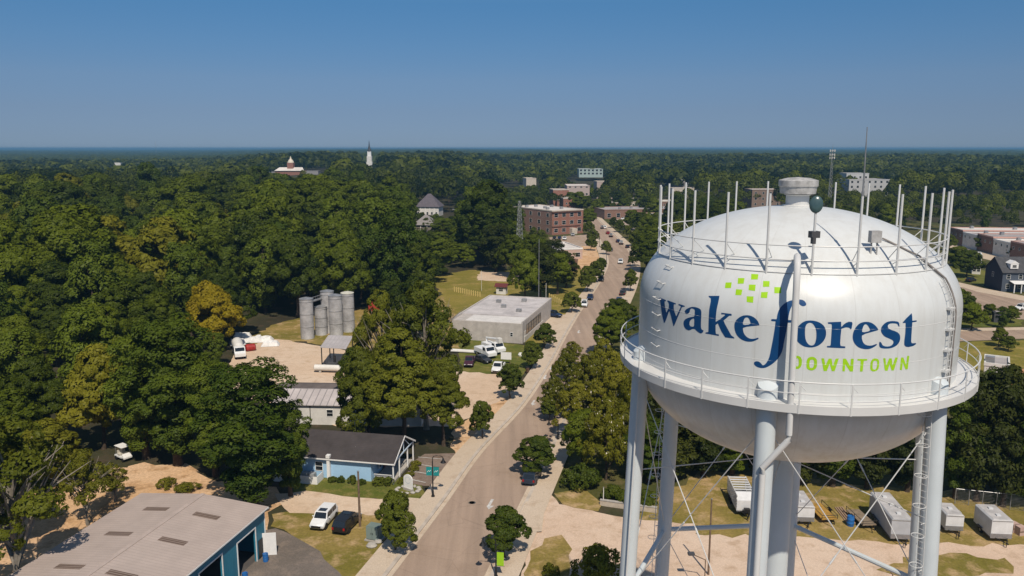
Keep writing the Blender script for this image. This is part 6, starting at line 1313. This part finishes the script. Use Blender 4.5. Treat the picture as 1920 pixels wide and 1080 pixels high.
for px, py, ty, dx, lb in ((1321, 1092, 1038, -1.5, 'dark floodlight on a bent arm in front of the thin pole under the tower'), (1672, 1100, 1066, -.5, 'dark floodlight head between the right tower legs')):
    x, y = G(px, py); h = zat(x, y, ty); t = thing('floodlight', lb, 'floodlight', (x, y, 0)); m = MB(); m.tube([(0, 0, 0), (0, 0, h-.7), (dx, 0, h)], .06, 8); m.build('pole', WOODPOLE, t); m = MB(); m.box((dx, 0, h), (.7, .5, .25)); m.build('lamp_head', DARKGREY, t, bevel=.05); m = MB(); m.box((dx, 0, h-.14), (.5, .35, .04)); m.build('lens', MATS['frosted_lens'], t)
def lattice(x, y, h, w0, w1, label, name='lattice_mast'):
    t = thing(name, label, 'mast', (x, y, float(elev(x, y)))); n = 16; c = [R(90+120*k) for k in range(3)]
    P = lambda k, f: ((w0+(w1-w0)*f)*math.cos(c[k]), (w0+(w1-w0)*f)*math.sin(c[k]), h*f)
    for k in range(3): m = MB(); m.tube([P(k, 0), P(k, 1)], [.11, .06], 6); m.build('leg', GALV, t)
    m = MB()
    for i in range(n):
        for k in range(3): m.tube([P(k, i/n), P((k+1) % 3, (i+1)/n)], .045, 4); m.tube([P(k, (i+1)/n), P((k+1) % 3, i/n)], .045, 4); m.tube([P(k, (i+1)/n), P((k+1) % 3, (i+1)/n)], .04, 4)
    m.build('bracing', GALV, t); return t
x, y = G(974, 517); h = zat(x, y, 377); lattice(x, y, h, 2.1, .5, 'tall grey lattice mast rising from the dark trees by the field'); 
x, y = at_far(1560, 560); h = zat(x, y, 282); t = lattice(x, y, h, 1.6, .6, 'pale cell mast with antenna rings beyond the tank top', 'cell_mast')
for f in (.995, .93, .88): m = MB(); m.lathe([(1.5, h*f-.1), (1.6, h*f), (1.5, h*f+.1), (1.4, h*f)], 12); r_ = m.build('antenna_ring', WALLW, t); m = MB(); [m.box((1.7*math.cos(R(a)), 1.7*math.sin(R(a)), h*f), (.3, .3, 1.6), R(a)) for a in range(0, 360, 60)]; m.build('panel_antenna', WALLW, r_)
m = MB(); m.tube([(0, 0, h), (0, 0, h+5)], [.12, .04], 6); m.build('tip', GALV, t)
x, y = at_far(294, 5200); h = zat(x, y, 264); t = thing('radio_mast', 'hair thin radio mast on the far left horizon', 'mast', (x, y, 0)); m = MB(); m.tube([(0, 0, 0), (0, 0, h)], [1.3, .5], 6); m.build('pole', GALV, t)
# house sign, cabinet, boards and small things
x, y = G(765, 920); t = thing('lawn_sign', 'white arched sign board on the lawn in front of the blue house', 'sign', (x, y, .05), R(-35)); m = MB(); m.solid([(-.75, 0, .3)]+[(.75*math.cos(a), 0, 1.55+.6*math.sin(a)) for a in np.linspace(math.pi, 0, 11)]+[(.75, 0, .3)], (0, .14, 0)); m.build('board', TRIMW, t); m = MB(); m.box((0, .07, .15), (1.5, .4, .3)); m.build('base', CONC, t)
m = MB(); m.lathe([(.42, 0), (.46, .0), (.46, .012), (.42, .012)], 24); q = m.build('ring_mark', mat('sign_blue_grey', (.4, .5, .58), .6), t); q.location = (0, -.004, 1.4); q.rotation_euler = (R(90), 0, 0)
rs = random.Random(5)
for k in range(12): a = 2*math.pi*k/12; q = MB(); q.lathe([(0, -.12), (.2, -.05), (.24, .08), (.14, .2), (0, .24)], 7); o = q.build('stone', CONC, None, True); o.location = (x+1.5*math.cos(a), y+1.1*math.sin(a), .12); o.scale = (1+rs.random()*.5, 1+rs.random()*.4, .7+rs.random()*.5); tag(o, 'pale edging stone in the ring round the lawn sign', 'stone', 'edging stones round the lawn sign')
for (px, py, s, lb) in ((697, 1026, 1.3, 'pale boulder at the foot of the green utility cabinet'), (709, 1018, 1.0, 'smaller boulder behind the utility cabinet')):
    x, y = G(px, py); q = MB(); q.lathe([(0, -.1), (.4, -.05), (.5, .15), (.33, .42), (0, .5)], 9); o = q.build('boulder', CONC, None, True); o.location = (x, y, .06); o.scale = (s, s*.8, s*.8); tag(o, lb, 'boulder')
x, y = G(703, 1012); t = thing('utility_cabinet', 'grey green utility cabinet on a slab beside the street tree', 'cabinet', (x, y, .08), R(-20)); m = MB(); m.box((0, 0, .95), (1.6, 1.2, 1.6)); m.build('housing', mat('cabinet_green', (.17, .22, .20), .5, var=.15), t, bevel=.06); m = MB(); m.box((0, 0, .07), (1.9, 1.5, .14)); m.build('slab', CONC, t)
for s in (-1, 1): m = MB(); m.box((s*.39, -.615, .95), (.72, .03, 1.4)); dd = m.build('door', mat('cabinet_green_door', (.19, .24, .22), .5), t); m = MB(); m.box((s*.1, -.65, .95), (.05, .05, .2)); m.build('handle', DARK, dd)
x, y = G(949, 683); t = thing('notice_board', 'blank white board on legs beside the white pickup', 'board', (x, y, .08), R(-10)); m = MB(); m.box((0, 0, 1.7), (2.2, .1, 1.5)); m.build('panel', TRIMW, t)
for s in (-1, 1): m = MB(); m.box((s*.8, 0, .5), (.1, .1, 1.0)); m.build('leg', WOODPOLE, t)
x, y = G(989, 700); t = thing('litter_bin', 'dark brown litter bin on the pavement by a street tree', 'bin', (x, y, .24)); m = MB(); m.lathe([(0, 0), (.32, 0), (.38, .95), (.34, 1.0)], 14); m.build('body', mat('brown_bin', (.09, .05, .03), .6), t, True); m = MB(); m.lathe([(.40, .98), (.36, 1.1), (.15, 1.2), (0, 1.2)], 14); m.build('lid', DARK, t, True)
x, y = G(976, 668); q = MB(); q.lathe([(0, -.1), (.5, 0), (.6, .3), (.35, .7), (0, .8)], 9); o = q.build('boulder', WALLW, None, True); o.location = (x, y, .07); tag(o, 'pale round boulder at the edge of the green lawn', 'boulder')
# stakes of the fenced plot on the field
for i, (a, b, n) in enumerate((((852, 547), (900, 557), 13), ((1030, 560), (1052, 572), 7))):
    A, Bv = np.array(G(*a)), np.array(G(*b)); t = thing('stake_fence', ['row of pale yellow stakes on the field behind the garage roof', 'row of pale yellow stakes beside the street end of the field'][i], 'fence', (*A, 0)); d = Bv-A
    for k in range(n): q = d*k/(n-1); m = MB(); m.box((q[0], q[1], .8), (.28, .18, 1.6)); m.build('stake', mat('yellow_stake', (.5, .38, .14), .7), t)
    m = MB(); m.tube([(0, 0, 1.2), (d[0], d[1], 1.2)], .04, 4); m.build('tape', MATS['yellow_stake'], t)
# golf cart under the trees and a green fence by the thicket
x, y = G(232, 862); t = thing('golf_cart', 'white golf cart with a canopy standing in tree shade on bare sand', 'golf cart', (x, y, .06), R(-35)); m = MB(); m.box((0, 0, .55), (2.6, 1.25, .3)); m.solid([(1.3, -.6, .6), (.75, -.6, 1.15), (.75, -.6, .6)], (0, 1.2, 0)); m.build('body', PW, t, bevel=.05)
m = MB(); m.box((-.1, 0, 2.05), (2.0, 1.35, .08)); m.build('canopy', TRIMW, t, bevel=.03); m = MB(); m.box((-.25, 0, .85), (.6, 1.15, .25)); m.box((-.55, 0, 1.15), (.12, 1.15, .5)); m.build('seat', mat('cream_vinyl', (.5, .47, .4), .6), t)
for sx_ in (-1, 1):
    for sy_ in (-1, 1): m = MB(); m.tube([(-.1+sx_*.85, sy_*.58, .7), (-.1+sx_*.8, sy_*.58, 2.05)], .03, 6); m.build('canopy_post', GALV, t); q = MB(); q.tube([(sx_*.85, sy_*.5, .28), (sx_*.85, sy_*.68, .28)], .28, 14); q.build('wheel', RUBBER, t)
A, Bv = np.array(G(1125, 947)), np.array(G(1232, 962)); t = thing('yard_wall', 'low pale wall at the back of the sand lot behind the left legs', 'wall', (*A, 0)); d = Bv-A; L_ = float(np.linalg.norm(d)); an = math.atan2(d[1], d[0])
m = MB(); m.box((d[0]/2, d[1]/2, .35), (L_, .3, .7), an); m.build('wall', mat('pale_block', (.5, .42, .33), .85, var=.25), t); m = MB(); m.box((d[0]/2, d[1]/2, .75), (L_, .4, .1), an); m.build('coping', CONC, t)
x, y = G(1158, 944); t = thing('notice_board', 'small lime green board on a post by the bushes behind the left tower leg', 'board', (x, y, 0), R(-10)); m = MB(); m.box((0, 0, .95), (.55, .05, .7)); m.build('panel', mat('lime_board', (.4, .5, .03), .6), t); m = MB(); m.box((0, .06, .65), (.08, .08, 1.3)); m.build('post', GALV, t)
pole(1131, 948, 914, .07, WALLW, 'post', 'short pale post at the corner of the grass strip and sand lot', 'post')
for px, py, ty, wd, lb in ((1150, 938, 905, 44, 'dark rounded bush behind the small lime board'), (1182, 944, 912, 46, 'dark bush between the small lime board and the left tower leg'), (1212, 948, 918, 44, 'dark bush behind the left tower leg by the pale wall')):
    tree_px('shrub', px, py, ty, wd, 'bush', lb, None, cat='bush')
# ------------------------------------------------------------------ the air: an even haze round the whole scene
def haze():
    m = MB(); m.box((0, 8000, 23.3), (36000, 20000, 48.6)); vm = bpy.data.materials.new('haze_air'); vm.use_nodes = True; t = vm.node_tree
    t.nodes.remove(t.nodes['Principled BSDF']); v = t.nodes.new('ShaderNodeVolumePrincipled'); v.inputs['Color'].default_value = (.17, .38, .62, 1); v.inputs['Density'].default_value = 1.5e-4; v.inputs['Anisotropy'].default_value = 0.0
    t.links.new(v.outputs[0], t.nodes['Material Output'].inputs['Volume']); tag(m.build('haze', vm), kind='stuff')
haze()
